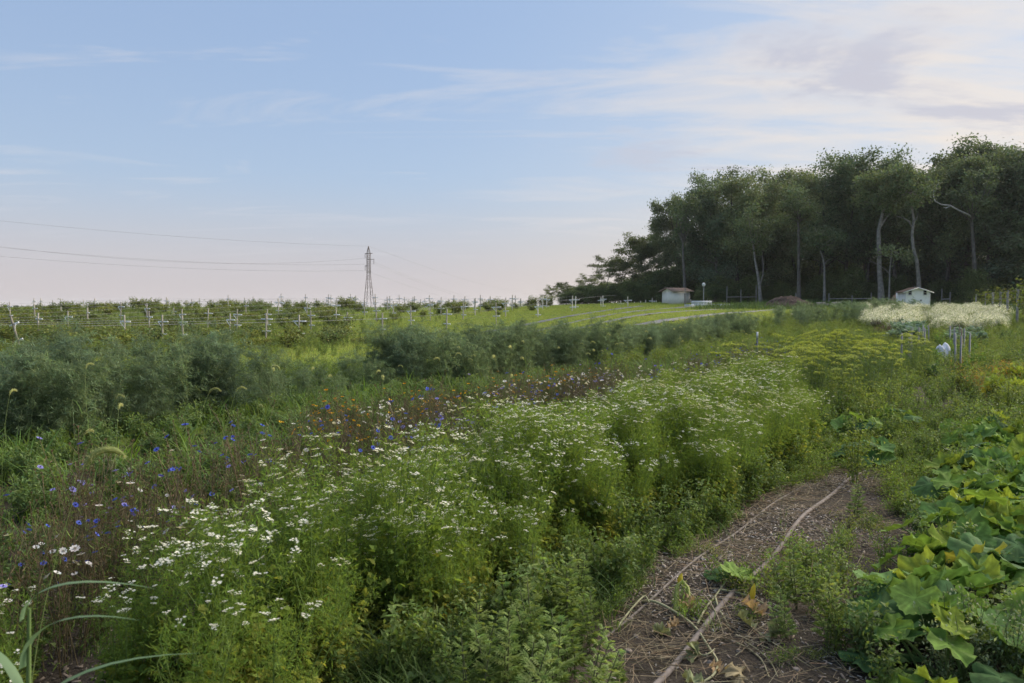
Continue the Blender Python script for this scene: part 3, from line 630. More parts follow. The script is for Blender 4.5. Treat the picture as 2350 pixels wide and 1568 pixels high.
def rail_fence(pts, Y, label, rails=True, h=1.5):
    S = None; bx = at(pts[0], 700, Y); g0 = float(gz(bx[0], Y)); S = link('rail_fence', None, None, (bx[0], Y, g0)); tag(S, label, 'fence'); loc = []
    for k, px in enumerate(pts):
        x = at(px, 700, Y)[0]; z = float(gz(x, Y))-g0; mb = MB(); hh = h*(1, .82, 1.05)[k % 3]; tube(mb, [(x-bx[0], 0, z-.2), (x-bx[0], 0, z+hh)], [.06, .055], (.22, .215, .2), 7); link('post', mb.mesh('fence_post', M_WOOD), S); loc.append((x-bx[0], z))
    if rails:
        for (xa, za), (xb, zb) in zip(loc[:-1], loc[1:]): mb = MB(); beam(mb, (xa, -.07, za+.85), (xb, -.07, zb+.88), .05, .09, (.27, .26, .24)); link('rail', mb.mesh('fence_rail', M_WOOD), S)
rail_fence((1902, 1955, 1999), 90, 'weathered rail fence of three posts behind the log stack')
rail_fence((1668, 1700, 1735), 99, 'faint rail fence in the shade right of the lamp pole', True, 2.2)
rail_fence((2161, 2180), 88, 'short rail fence at the wood edge right of the small shed', True, 2.0)
for px, hh, lb in ((1826, 1.5, 'lone grey fence post behind the mulch heap'), (2098, 2.3, 'thin grey post rising behind the small shed'), (1572, 2.0, 'dark thin post left of the brown-roofed hut')):
    x = at(px, 700, 91)[0]; g = float(gz(x, 91)); mb = MB(); tube(mb, [(0, 0, -.2), (0, 0, hh*.6), (0, 0, hh)], [.065, .06, .055], (.24, .23, .21), 7); tag(link('fence_post', mb.mesh('lone_post', M_WOOD), None, (x, 91, g)), lb, 'post')
# the vine-grown wire fence on the far side
def vine_fence():
    S = None; data = [(2240, 702, 745, 62), (2264, 706, 735, 60), (2279, 703, 742, 56), (2295, 702, 740, 54), (2313, 688, 752, 50), (2336, 685, 740, 47), (2362, 690, 760, 44)]
    data = [(2240, 676, 745, 64), (2262, 673, 740, 60), (2279, 671, 742, 56), (2296, 670, 738, 54), (2313, 667, 748, 51), (2336, 664, 745, 48), (2364, 660, 760, 45)]
    b = at(2240, 700, 64); g0 = float(gz(b[0], 64)); S = link('vine_fence', None, None, (b[0], 64, g0)); tag(S, 'line of grey vine posts strung with wire beside the white-flowering bed', 'fence'); tops = []
    for px, yt, yb, Y in data:
        t = at(px, yt, Y); g = float(gz(t[0], Y)); w = .075 if px > 2270 else .05; mb = MB(); o = np.array([b[0], 64, g0]); tube(mb, [np.array([t[0], Y, g-.2])-o, np.array([t[0], Y, t[2]])-o], [w, w*.93], (.27, .26, .25), 8); link('post', mb.mesh('vine_post', M_WOOD), S); tops.append(np.array([t[0], Y, t[2]])-o)
    for f in (.06, .5, .9):
        mb = MB(); tube(mb, np.array([t-np.array([0, 0, f]) for t in tops]), .008, (.2, .2, .2), 4, False); link('wire', mb.mesh('fence_wire', M_METAL), S)
    r = np.random.default_rng(77)
    for k, (i, off, s) in enumerate(((1, .0, .9), (3, .0, .8), (5, .3, 1.1), (5, 1.0, 1.2), (6, .2, 1.3))):
        lb = MB(); sb = MB(); m = 320; P = r.normal(0, 1, (m, 3))*np.array([.38, .35, .42])+np.array([0, 0, -.45]); leaves(lb, P, vn(runit(r, m)+np.array([0, 0, -.3])), runit(r, m), r.uniform(.08, .15, m), r.uniform(.07, .13, m), col3((.12, .16, .035), m, r, .25, .12))
        tube(sb, [(0, 0, -1.9), (.05, 0, -1.2), (-.03, .03, -.6), (.02, 0, -.1)], [.025, .02, .018, .01], (.12, .1, .07), 5); o = tops[i]+np.array([b[0]+off, 64, g0])
        thing('climbing_vine', [('stems', sb.mesh('vine_stem', M_BARK)), ('foliage', lb.mesh('vine_foliage', M_LEAF))], o, 0, s, ['yellow green vine on the second post from the small shed', 'vine tuft topping the middle vine post', 'leafy vine between the two last posts of the vine fence', 'vine trailing along the top wire by the last vine post', 'bushy vine over the last post at the picture edge'][k], 'vine', 'vines on the wire fence')
vine_fence()
# trees whose pale trunks stand out of the dark woods
def bare(label, pts, r0, r1, Y, crown, col=(.22, .21, .19), extra=(), per=150, lc=(.125, .175, .088)):
    r = np.random.default_rng(int(pts[0][0])); mb = MB(); lb = MB(); P = np.array([at(a, b, Y+c) for a, b, c in pts]); o = P[0].copy(); o[2] = float(gz(o[0], Y)); P[0, 2] = min(P[0, 2], o[2]-.3)
    tube(mb, P-o, np.linspace(r0, r1, len(P))*(1+.5*np.exp(-np.arange(len(P))*2.)), col, 8)
    for e in extra: Q = np.array([at(a, b, Y+c) for a, b, c in e]); tube(mb, Q-o, np.linspace(r1*.8, r1*.3, len(Q)), col, 6)
    cx, cy, rx, ry, n = crown; top = P[-1]-o
    for k in range(n):
        a = r.uniform(0, 2*pi); q = np.sqrt(r.random()); c = at(cx+rx*q*cos(a), cy+ry*q*sin(a), Y)-o; c[1] += r.normal(0, 1.6)
        tube(mb, [top+(c-top)*.0, top*.45+c*.55+r.normal(0, .3, 3), c], [r1*.5, r1*.3, r1*.12], col, 4, False)
        R = r.uniform(.8, 1.5); m = int(per*R*R/1.6); d = runit(r, m); leaves(lb, c+(d*R*(r.random((m, 1))**.5)*.6+np.clip(r.normal(0, .34, (m, 3)), -1, 1)*R)*np.array([1, 1, .65]), vn(d*.6+runit(r, m)), vn(runit(r, m)+UPV*1.1), .36*r.uniform(.6, 1.2, m), .22*r.uniform(.7, 1.1, m), col3(np.array(lc)*r.uniform(.75, 1.3), m, r, .2, .08), .12, .1)
    thing('pale_trunk_tree', [('trunk', mb.mesh('pale_trunk', M_BARK, True)), ('crown', lb.mesh('pale_crown', M_TREE))], o, 0, 1, label, 'tree', 'pale-trunked trees before the woods')
UPV = np.array([0, 0, 1.])
bare('tree with thick grey flaring trunk in front of the woods beside the small shed', [(2024, 692, 0), (2021, 655, 0), (2018, 620, 0), (2017, 570, .3), (2016, 530, .5), (2022, 505, .8), (2030, 470, 1.2)], .33, .16, 92., (2020, 440, 50, 48, 26), extra=([(2018, 525, .5), (2034, 500, .8), (2052, 478, 1)],))
bare('slender pale sapling with one side branch beside the thick grey trunk', [(2040, 692, 0), (2041, 660, 0), (2042, 620, 0), (2047, 575, 0)], .11, .06, 91., (2040, 590, 34, 18, 6), extra=([(2041, 628, 0), (2030, 617, 0), (2012, 606, 0), (1995, 598, 0)],), per=60)
bare('tree with tall curving bare trunk rising from behind the small shed roof', [(2110, 692, 0), (2108, 640, 0), (2104, 600, 0), (2096, 570, 0), (2093, 540, .3), (2097, 505, .5), (2092, 470, .8), (2088, 440, 1)], .22, .11, 89., (2092, 425, 48, 40, 24), extra=([(2094, 525, .3), (2086, 508, .2), (2072, 500, .2), (2058, 497, .4)], [(2096, 512, .5), (2104, 500, .4), (2106, 490, .3)]))
bare('tree with thin forked trunk behind the mulch heap and rail fence', [(1892, 692, 0), (1892, 650, 0), (1892, 612, 0), (1888, 590, 0), (1880, 570, 0)], .15, .08, 95., (1888, 530, 30, 40, 12), extra=([(1892, 606, 0), (1898, 598, 0), (1908, 594, 0)],))
bare('tree with straight grey trunk rising behind the mulch heap', [(1834, 692, 0), (1833, 640, 0), (1833, 570, 0), (1832, 510, 0)], .22, .14, 98., (1833, 480, 34, 44, 16), (.13, .122, .11))
bare('tree with pale leaning trunk that forks low down near the mulch heap', [(1746, 692, 0), (1742, 650, 0), (1737, 620, 0), (1733, 598, .4), (1728, 560, .6)], .2, .11, 102., (1735, 525, 38, 50, 18), extra=([(1744, 655, 0), (1751, 630, 0), (1752, 608, 0), (1749, 585, 0)],))
bare('tree with thin pale trunk above the brown-roofed hut', [(1572, 690, 0), (1571, 640, 0), (1568, 600, 0), (1567, 560, 0)], .22, .14, 112., (1572, 500, 30, 40, 16), (.13, .122, .11))
bare('tree with dead white limb jutting out above the vine fence', [(2240, 692, 0), (2238, 640, 0), (2234, 570, 0), (2230, 510, 0)], .26, .16, 90., (2232, 440, 40, 45, 20), (.13, .122, .11), extra=())
mb = MB(); P = np.array([at(a, b, 89+c) for a, b, c in ((2232, 500, 1.0), (2222, 493, 0), (2200, 483, -.5), (2180, 472, -1), (2160, 470, -1), (2146, 462, -.5), (2142, 450, 0), (2143, 425, .3))]); o = P[0].copy(); tube(mb, P-o, np.linspace(.11, .05, 8), (.36, .36, .34), 7)
for e in (((2180, 474, -1), (2170, 478, -1.2), (2166, 476, -1.3)), ((2143, 440, .1), (2152, 425, 0), (2156, 410, .2))): tube(mb, np.array([at(a, b, 89+c) for a, b, c in e])-o, [.05, .04, .02], (.38, .38, .36), 5)
tag(link('dead_limb', mb.mesh('dead_limb', M_BARK, True), None, o), 'dead white limb hanging across the dark crowns above the vine fence', 'dead limb')

# ------------------------------------------------------------------ the garden: plant kinds
UP = np.array([0, 0, 1.])
def coriander(seed, h=.95, w=.26, flowers=24, yellow=.5):
    r = np.random.default_rng(seed); sb = MB(); lb = MB(); fb = MB()
    GREEN = np.array([.16, .25, .05]); YEL = np.array([.33, .33, .07])
    tops = []
    for k in range(11):
        az = r.uniform(0, 2*pi); b = r.normal(0, .06, 2); L = h*r.uniform(.72, 1.05); t = np.linspace(0, 1, 6)[:, None]; sp_ = w*r.uniform(.1, 1.)
        P = np.array([b[0], b[1], 0])+np.array([cos(az), sin(az), 0])*sp_*t**1.4+UP*L*t; tube(sb, P, np.linspace(.0045, .0018, 6), (.13, .20, .05), 3, False)
        for j in range(3):      # side branches
            q = P[r.integers(2, 6)]; d = vn(np.array([r.normal(0, .55), r.normal(0, .55), 1.])); e = q+d*r.uniform(.12, .3)*h; e[2] = min(e[2], h*1.05); sticks(sb, q[None], e[None], .0016, .0011, np.array([[.13, .21, .05]])); tops.append(e)
            m = 52; f = r.random((m, 1)); pp = q*(1-f)+e*f+r.normal(0, .035, (m, 3)); leaves(lb, pp, vn(runit(r, m)+UP*.5), runit(r, m), r.uniform(.02, .055, m), r.uniform(.003, .006, m), col3(GREEN*r.uniform(.8, 1.25), m, r, .2, .08), .1, .1)
        tops.append(P[-1])
        m = 46; f = r.uniform(.35, 1, m); pp = np.stack([np.interp(f, t[:, 0], P[:, j]) for j in range(3)], 1)+r.normal(0, .045, (m, 3)); leaves(lb, pp, vn(runit(r, m)+UP*.4), runit(r, m), r.uniform(.025, .06, m), r.uniform(.003, .007, m), col3(GREEN, m, r, .2, .08), .1, .1)
        m = 44; f = r.uniform(.04, .6, m); pp = np.stack([np.interp(f, t[:, 0], P[:, j]) for j in range(3)], 1)+r.normal(0, .06, (m, 3)); pp[:, 2] = np.maximum(pp[:, 2], .02)      # broad lower leaves, three lobes each
        k2 = np.clip(yellow*1.5-pp[:, 2:3]/h*1.2+r.normal(0, .22, (m, 1)), 0, 1); cc = GREEN*(1-k2)+YEL*k2; D = vn(runit(r, m)+np.array([0, 0, -.1])); Nn = vn(runit(r, m)*.6+UP); S = vn(np.cross(D, Nn)); Lf = r.uniform(.024, .05, m)
        for a in (-1, 0, 1): leaves(lb, pp, vn(D+S*a*.95), Nn, Lf, Lf*.75, cc*r.uniform(.85, 1.15, (m, 1)), .12, .15, .6)
    r.shuffle(tops)
    tops = sorted(tops, key=lambda q: -q[2])[:flowers]
    for e in tops:      # flat umbels of tiny white florets
        m = r.integers(8, 13); R = r.uniform(.015, .031); a = r.uniform(0, 2*pi, m); rr = R*np.sqrt(r.random(m)); til = r.normal(0, .22, 2); pp = np.stack([rr*np.cos(a), rr*np.sin(a), .022+til[0]*rr*np.cos(a)+til[1]*rr*np.sin(a)+r.normal(0, .002, m)], 1)+e
        sticks(sb, np.repeat(e[None], m, 0), pp, .0007, .0006, np.tile([.14, .2, .06], (m, 1)))
        s = r.uniform(.005, .0095, m)
        for q in range(2): an = a+q*1.2; D = np.stack([np.cos(an), np.sin(an), .15+0*an], 1); leaves(fb, pp-D*s[:, None], D, np.tile(UP, (m, 1))+runit(r, m)*.25, s*2, s*1.5, col3((.80, .81, .79), m, r, .05, .01), .15, .0, .5)
    return [('stems', sb.mesh('coriander_stems', M_STEM)), ('foliage', lb.mesh('coriander_foliage', M_FINE)), ('blossoms', fb.mesh('coriander_umbels', M_PETAL))]
CO = [coriander(101), coriander(102, 1.0, .22, 44, .35), coriander(103, .9, .3, 34, .6), coriander(104, .85, .28, 9, .8), coriander(105, 1.02, .24, 48, .3), coriander(106, .75, .26, 7, .9)]

def asparagus(seed, h=1.35, n=7, col=(.195, .275, .18)):
    r = np.random.default_rng(seed); sb = MB(); lb = MB()
    for k in range(n):
        az = r.uniform(0, 2*pi); t = np.linspace(0, 1, 8)[:, None]; L = h*r.uniform(.75, 1.1); out = r.uniform(.1, .55)*h*.62
        b = np.array([r.normal(0, .10), r.normal(0, .10), 0]); P = b+np.array([cos(az), sin(az), 0])*out*t**2+UP*L*(t-.14*t**3); tube(sb, P, np.linspace(.006, .0015, 8), (.10, .15, .06), 3, False)
        for j in range(20):      # feathery side branches
            f = r.uniform(.16, 1); q = np.array([np.interp(f, t[:, 0], P[:, c]) for c in range(3)]); d = vn(np.array([r.normal(), r.normal(), r.uniform(-.1, .7)])); l = r.uniform(.16, .42)*(1.15-.6*f); e = q+d*l-UP*l*.25; sticks(sb, q[None], e[None], .0014, .0008, np.array([[.09, .14, .06]]))
            m = 44; g = r.random((m, 1)); pp = q*(1-g)+e*g+r.normal(0, .012, (m, 3)); leaves(lb, pp, vn(runit(r, m)*.9+d*.7-UP*.15), runit(r, m), r.uniform(.03, .09, m), r.uniform(.0018, .0034, m), col3(np.array(col)*r.uniform(.75, 1.3), m, r, .2, .08), .05, .15)
    return [('stems', sb.mesh('asparagus_stems', M_STEM)), ('foliage', lb.mesh('asparagus_foliage', M_FINE))]
AS = [asparagus(201), asparagus(202, 1.45, 8), asparagus(203, 1.2, 6, (.21, .295, .175)), asparagus(204, 1.4, 7, (.18, .265, .19))]

def dill(seed, h=1.05):
    r = np.random.default_rng(seed); sb = MB(); lb = MB(); fb = MB()
    for k in range(5):
        b = r.normal(0, .07, 2); e = np.array([b[0]+r.normal(0, .09), b[1]+r.normal(0, .09), h*r.uniform(.8, 1.05)]); a = np.array([b[0], b[1], 0]); tube(sb, [a, (a+e)/2+r.normal(0, .012, 3), e], [.005, .004, .0022], (.15, .22, .09), 4, False)
        m = 190; f = r.uniform(.1, .85, (m, 1)); pp = a*(1-f)+e*f+r.normal(0, .075, (m, 3)); leaves(lb, pp, vn(runit(r, m)+UP*.4), runit(r, m), r.uniform(.04, .09, m), .003, col3((.11, .175, .055), m, r, .2, .08), .05, .15)
        for j in range(2):
            top = e if j == 0 else e+np.array([r.normal(0, .14), r.normal(0, .14), -r.uniform(.02, .2)]); R = r.uniform(.055, .095)*(1 if j == 0 else .75)
            if j: sticks(sb, (a*.25+e*.75)[None], top[None], .0022, .0015, np.array([[.15, .22, .08]]))
            m = 34; an = r.uniform(0, 2*pi, m); rr = R*np.sqrt(r.random(m)); pp = np.stack([rr*np.cos(an), rr*np.sin(an), .05-rr*rr*5+r.normal(0, .003, m)], 1)+top; sticks(sb, np.repeat(top[None], m, 0), pp, .0009, .0008, np.tile([.2, .27, .06], (m, 1)))
            for q in range(3): kk = m; D = vn(runit(r, kk)*np.array([1, 1, .35])); leaves(fb, pp+r.normal(0, .006, (m, 3)), D, np.tile(UP, (kk, 1)), .02, .012, col3((.38, .45, .065), kk, r, .12, .06), .1, .1)
    return [('stems', sb.mesh('dill_stems', M_STEM)), ('foliage', lb.mesh('dill_foliage', M_FINE)), ('blossoms', fb.mesh('dill_umbels', M_PETAL))]
DI = [dill(301), dill(302, 1.15), dill(303, .95)]

def wildflower(seed, h=.62, col=(.10, .15, .66), nf=7, stemc=(.13, .105, .06), dry=.7, petals=9, R=.02):
    """wiry half-dried stalks with flower heads"""
    r = np.random.default_rng(seed); sb = MB(); lb = MB(); fb = MB(); tops = []
    for k in range(16):
        b = r.normal(0, .1, 2); a = np.array([b[0], b[1], 0]); e = a+np.array([r.normal(0, .13), r.normal(0, .13), h*r.uniform(.7, 1.08)]); mid = (a+e)/2+r.normal(0, .015, 3); tube(sb, [a, mid, e], [.003, .0024, .0015], col3(stemc, 1, r, .2)[0], 3, False); tops.append(e)
        for j in range(4):
            q = mid+(e-mid)*r.random(); d = vn(np.array([r.normal(0, .6), r.normal(0, .6), 1.])); w = q+d*r.uniform(.05, .17); sticks(sb, q[None], w[None], .0016, .001, col3(stemc, 1, r, .2)); tops.append(w)
        m = 24; f = r.uniform(.05, .95, (m, 1)); pp = a*(1-f)+e*f+r.normal(0, .02, (m, 3)); dr = (r.random((m, 1)) < dry); cc = np.where(dr, np.array([.15, .12, .07]), np.array([.12, .17, .045])); leaves(lb, pp, vn(runit(r, m)+UP*.7), runit(r, m), r.uniform(.025, .07, m), r.uniform(.004, .008, m), cc*r.uniform(.7, 1.3, (m, 1)))
    r.shuffle(tops)
    for i, e in enumerate(tops):
        if i < nf:
            m = petals; an = np.arange(m)*2*pi/m+r.random(); til = vn(np.array([r.normal(0, .5), r.normal(0, .5), 1.])); X = vn(np.cross(til, [1, .3, .2])); Yv = np.cross(til, X); D = vn(np.cos(an)[:, None]*X+np.sin(an)[:, None]*Yv+til*.35); s = R*r.uniform(.8, 1.25)
            leaves(fb, np.repeat(e[None], m, 0), D, np.tile(til, (m, 1)), s, s*.62, col3(np.array(col)*r.uniform(.85, 1.15), m, r, .1, .05), .1, .05, .65)
            leaves(fb, np.repeat(e[None], m, 0), vn(D*.4+til), D, s*.55, s*.4, col3(np.array(col)*.6, m, r, .1, .05), .1, .05, .65)
        else:      # spent seed heads
            m = 4; leaves(lb, np.repeat(e[None], m, 0), vn(runit(r, m)*.5+UP), runit(r, m), .014, .009, col3((.16, .125, .075), m, r, .2))
    return [('stems', sb.mesh('wildflower_stems', M_STEM)), ('foliage', lb.mesh('wildflower_foliage', M_DRY)), ('blossoms', fb.mesh('wildflower_blossoms', M_PETAL))]
CF = [wildflower(401, .86, nf=10, dry=.55), wildflower(402, .8, (.11, .17, .66), 13, dry=.5), wildflower(403, .88, (.14, .13, .62), 8, dry=.6)]
CL = [wildflower(404, .84, (.33, .31, .74), 9, dry=.5), wildflower(405, .8, (.78, .77, .80), 9, dry=.4, R=.022)]
CA = [wildflower(411, .72, (.80, .42, .02), 10, (.13, .13, .06), .5, 10, .021), wildflower(412, .66, (.82, .53, .03), 8, (.12, .14, .05), .4, 10, .02)]
DAI = wildflower(431, .74, (.85, .85, .87), 16, (.12, .15, .06), .3, 9, .026)
BN = [wildflower(421, .82, (.1, .12, .6), 1, (.115, .085, .065), .95), wildflower(422, .88, (.1, .12, .6), 0+1, (.125, .095, .075), .97)]

def foxtail(seed, h=.85, head=.095, hr=.0068):
    r = np.random.default_rng(seed); sb = MB(); lb = MB(); hb = MB(); az = r.uniform(0, 2*pi)
    d = np.array([cos(az), sin(az), 0]); t = np.linspace(0, 1, 9)[:, None]; P = d*.16*h*t**2+UP*h*(t-.05*t*t); tube(sb, P, np.linspace(.0022, .0012, 9), (.17, .23, .07), 4, False)
    s = np.linspace(0, 1, 12); ang = .2+s*2.1; stp = head/11; C = [P[-1]]
    for a in ang[1:]: C.append(C[-1]+(d*sin(a)+UP*cos(a))*stp)
    C = np.array(C); tube(hb, C, hr*np.interp(s, [0, .15, .8, 1], [.5, 1, .8, .3]), (.30, .36, .14), 6)
    m = 420; f = r.random(m); pp = np.stack([np.interp(f, s, C[:, j]) for j in range(3)], 1); T = np.gradient(C, axis=0); tt = vn(np.stack([np.interp(f, s, T[:, j]) for j in range(3)], 1)); leaves(hb, pp, vn(runit(r, m)+tt*.55), tt, r.uniform(.9, 2.0, m)*hr*1.5, .0011, col3((.52, .55, .30), m, r, .15), .0, .0)
    n = 5; blades(lb, np.stack([np.interp(r.uniform(.05, .6, n), t[:, 0], P[:, j]) for j in range(3)], 1), r.uniform(0, 2*pi, n), r.uniform(.2, .36, n), r.uniform(.5, .9, n), .010, col3((.11, .185, .04), n, r, .15), 4, .55)
    return [('stem', sb.mesh('foxtail_stem', M_STEM)), ('foliage', lb.mesh('foxtail_blades', M_LEAF)), ('seed_head', hb.mesh('foxtail_head', M_FINE))]
FX = [foxtail(501), foxtail(502, .95, .095), foxtail(503, .75, .075)]

def mugwort(seed, h=.62, col=(.165, .24, .065)):
    r = np.random.default_rng(seed); sb = MB(); lb = MB()
    for k in range(3):
        b = r.normal(0, .035, 2); a = np.array([b[0], b[1], 0]); e = a+np.array([r.normal(0, .07), r.normal(0, .07), h*r.uniform(.75, 1.05)]); tube(sb, [a, (a+e)/2+r.normal(0, .012, 3), e], [.006, .005, .003], (.13, .14, .07), 5, False)
        nl = 26
        for j in range(nl):
            f = .08+.92*j/nl; q = a*(1-f)+e*f; az = j*2.4+r.normal(0, .3); L = .12*(1.2-.75*f)*r.uniform(.8, 1.2); d = vn(np.array([cos(az), sin(az), .35+f*.5])); s = np.array([-sin(az), cos(az), 0]); c = col3(np.array(col)*(1+.25*f), 1, r, .14)[0]
            tip = q+d*L; sticks(sb, q[None], (q+d*L*.4)[None], .0012, .001, np.array([[.13, .17, .06]]))
            B = []; D = []; l = []
            for g in (.35, .6, .82):      # deep cut lobes either side
                for sg in (-1, 1): B.append(q+d*L*g*.85); D.append(d*.75+s*sg*.9); l.append(L*(.58-.25*abs(g-.5)))
            B.append(q+d*L*.35); D.append(d); l.append(L*.8); B = np.array(B); D = vn(np.array(D)); l = np.array(l); nn = np.tile(vn(UP-d*.3), (len(l), 1)); leaves(lb, B, D, nn, l, l*.33, np.tile(c, (len(l), 1))*r.uniform(.9, 1.1, (len(l), 1)), .1, .22)
    return [('stems', sb.mesh('mugwort_stems', M_STEM)), ('foliage', lb.mesh('mugwort_foliage', M_LEAF))]
MU = [mugwort(601), mugwort(602, .7), mugwort(603, .5, (.165, .24, .065))]

def leafyweed(seed, h=.5, col=(.13, .20, .052), ll=.055, n=9, w=.5):
    r = np.random.default_rng(seed); sb = MB(); lb = MB()
    for k in range(n):
        az = r.uniform(0, 2*pi); b = r.normal(0, .05, 2); a = np.array([b[0], b[1], 0]); e = a+np.array([cos(az), sin(az), 0])*r.uniform(.05, 1)*h*w+UP*h*r.uniform(.6, 1.05); tube(sb, [a, (a*.6+e*.4)+UP*.05*h, e], [.004, .003, .0015], (.12, .16, .06), 3, False)
        m = 44; f = r.uniform(.12, 1, (m, 1)); pp = a*(1-f)+e*f+r.normal(0, .028, (m, 3)); leaves(lb, pp, vn(runit(r, m)+UP*.15), vn(runit(r, m)*.6+UP), ll*r.uniform(.55, 1.25, m), ll*.5*r.uniform(.6, 1.1, m), col3(np.array(col)*r.uniform(.8, 1.25), m, r, .2, .08))
    return [('stems', sb.mesh('weed_stems', M_STEM)), ('foliage', lb.mesh('weed_foliage', M_LEAF))]
WE = [leafyweed(701), leafyweed(702, .6, (.145, .215, .05), .05), leafyweed(703, .42, (.115, .18, .06), .06), leafyweed(704, .7, (.16, .22, .045), .045, 11, .4)]
def join(parts, name):
    """one mesh out of a plant's parts, for the masses"""
    mb = MB(); mats = []
    me = bpy.data.meshes.new(name); V = []; LI = []; LT = []; MI = []; C = []; n0 = 0
    for k, p in enumerate(parts):
        m = p[1]; n = len(m.vertices); co = np.empty(n*3, 'f'); m.vertices.foreach_get('co', co); V.append(co); li = np.empty(len(m.loops), 'i'); m.loops.foreach_get('vertex_index', li); LI.append(li+n0); lt = np.empty(len(m.polygons), 'i'); m.polygons.foreach_get('loop_total', lt); LT.append(lt); MI.append(np.full(len(lt), k, 'i')); c = np.empty(n*4, 'f'); m.attributes['Col'].data.foreach_get('color', c); C.append(c); n0 += n; me.materials.append(m.materials[0])
    V = np.concatenate(V); LI = np.concatenate(LI); LT = np.concatenate(LT); MI = np.concatenate(MI); C = np.concatenate(C)
    me.vertices.add(n0); me.vertices.foreach_set('co', V); me.loops.add(len(LI)); me.loops.foreach_set('vertex_index', LI); me.polygons.add(len(LT)); me.polygons.foreach_set('loop_start', np.concatenate([[0], np.cumsum(LT)[:-1]]).astype('i')); me.polygons.foreach_set('loop_total', LT); me.polygons.foreach_set('material_index', MI)
    a = me.attributes.new('Col', 'FLOAT_COLOR', 'POINT'); a.data.foreach_set('color', C); me.update(calc_edges=True); return me
def tuft(seed, n=34, L=.4, W=.008, rad=.1, col=(.13, .21, .045), lean=.55, curl=.4, tip=None):
    r = np.random.default_rng(seed); mb = MB(); P = np.concatenate([r.normal(0, rad, (n, 2)), np.zeros((n, 1))], 1); blades(mb, P, r.uniform(0, 2*pi, n), L*r.uniform(.5, 1.15, n), lean*r.uniform(.2, 1.5, n), W*r.uniform(.6, 1.3, n), col3(col, n, r, .22, .08), 4, curl*r.uniform(.4, 1.3, n), tip); return mb.mesh('grass_tuft', M_LEAF)

# ------------------------------------------------------------------ the masses of grass, weeds and litter
rg = np.random.default_rng(21)
def mass(name, kinds, n, u0, u1, v0, v1, s, label, cat, tilt=.12, keep=None, z=0.):
    P = zpts(n, u0, u1, v0, v1, rg, z)
    if keep is not None: P = P[keep(P)]
    scatter(name, kinds, P, rotz(len(P), rg, tilt), rg.uniform(s[0], s[1], len(P)), label, cat, rg)
def inview(P, m=.06):      # roughly what the garden gate shows
    return (P[:, 1] > 1.2) & (np.abs(P[:, 0]) < (.66+m)*P[:, 1]+.8)
TALLG = [tuft(801, 30, .62, .021, .13, (.13, .22, .04), .85, .55), tuft(802, 28, .55, .019, .15, (.145, .235, .045), .95, .6), tuft(803, 26, .7, .02, .1, (.115, .20, .045), .75, .5), tuft(804, 30, .45, .017, .16, (.17, .25, .05), .7, .45)]
mass('tall_grass', TALLG, 3600, -3, 33, 5.9, 10.2, (.5, 1.05), 'band of tall green grass between the flowers and the feathery ferns', 'grass', .15, lambda P: inview(P) & (np.sin(P[:, 0]*2.1+1)+np.sin(P[:, 1]*1.7)+np.sin(P[:, 0]*.9-P[:, 1]*1.1)+rg.normal(0, .7, len(P)) > .35))
mass('weedy_grass', [tuft(805, 50, .2, .008, .2, (0.145, 0.239, 0.043)), join(WE[2], 'weed_a'), tuft(806, 60, .14, .006, .2, (0.174, 0.254, 0.051))], 3800, -3, 34, 5.5, 10.8, (.5, 1.0), 'low weeds and grass filling the band before the feathery ferns', 'weeds', .1, inview)
def lawn(P):
    v = -.8471*P[:, 0]+.5282*P[:, 1]; strip = np.min(np.abs(v[:, None]-np.array([35., 29.3, 24., 18.8, 13.8])), 1) < .62
    return inview(P, .1) & (P[:, 1] > 17) & ~(strip & (P[:, 0] > -6) & (P[:, 1] > 45))
LAWN = [tuft(811, 60, .11, .012, .26, (0.290, 0.377, 0.072), .7, .4), tuft(812, 50, .16, .014, .3, (0.254, 0.341, 0.072), .7, .4), tuft(813, 46, .13, .014, .3, (0.334, 0.384, 0.102), .8, .45)]
mass('field_grass', LAWN, 26000, 5, 100, 12, 62, (.7, 1.5), 'mown yellow green grass covering the trellis field', 'grass', .1, lawn)
mass('rank_grass', [tuft(814, 46, .45, .012, .25, (0.138, 0.217, 0.046)), tuft(815, 44, .6, .012, .22, (0.123, 0.196, 0.049)), join(WE[1], 'weed_b')], 2600, 2, 40, 11.5, 15.5, (.5, 1.05), 'rank green grass and weeds on the far side of the feathery ferns', 'grass', .14, inview)
mass('vine_row_weeds', [join(WE[1], 'wv1'), join(WE[3], 'wv3'), tuft(844, 40, .5, .016, .25, (.16, .21, .06)), tuft(845, 40, .35, .016, .3, (.185, .225, .06))], 9000, -20, 75, 24, 100, (.6, 1.25), 'rough weeds growing between the trellis rows', 'weeds', .12, lambda P: inview(P, .1) & (P[:, 1] > 30) & (P[:, 1] < 100) & (rg.random(len(P)) < sstep(.0, -.35, P[:, 0]/P[:, 1])))
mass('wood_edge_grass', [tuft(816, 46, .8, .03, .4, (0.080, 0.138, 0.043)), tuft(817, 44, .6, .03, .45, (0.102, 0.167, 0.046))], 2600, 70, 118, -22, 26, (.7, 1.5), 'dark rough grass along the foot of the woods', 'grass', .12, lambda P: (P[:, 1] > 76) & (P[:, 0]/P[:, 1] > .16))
mass('garden_weeds', [join(WE[0], 'w0'), join(WE[1], 'w1'), join(WE[3], 'w3'), tuft(818, 40, .35, .009, .15)], 2300, 10.8, 44, -1.5, 10, (.55, 1.05), 'knee-high green weeds filling the beds beyond the path', 'weeds', .12, lambda P: inview(P) & ~((-.8471*P[:, 0]+.5282*P[:, 1] > 3.8) & (.53*P[:, 0]+.85*P[:, 1] < 19)))
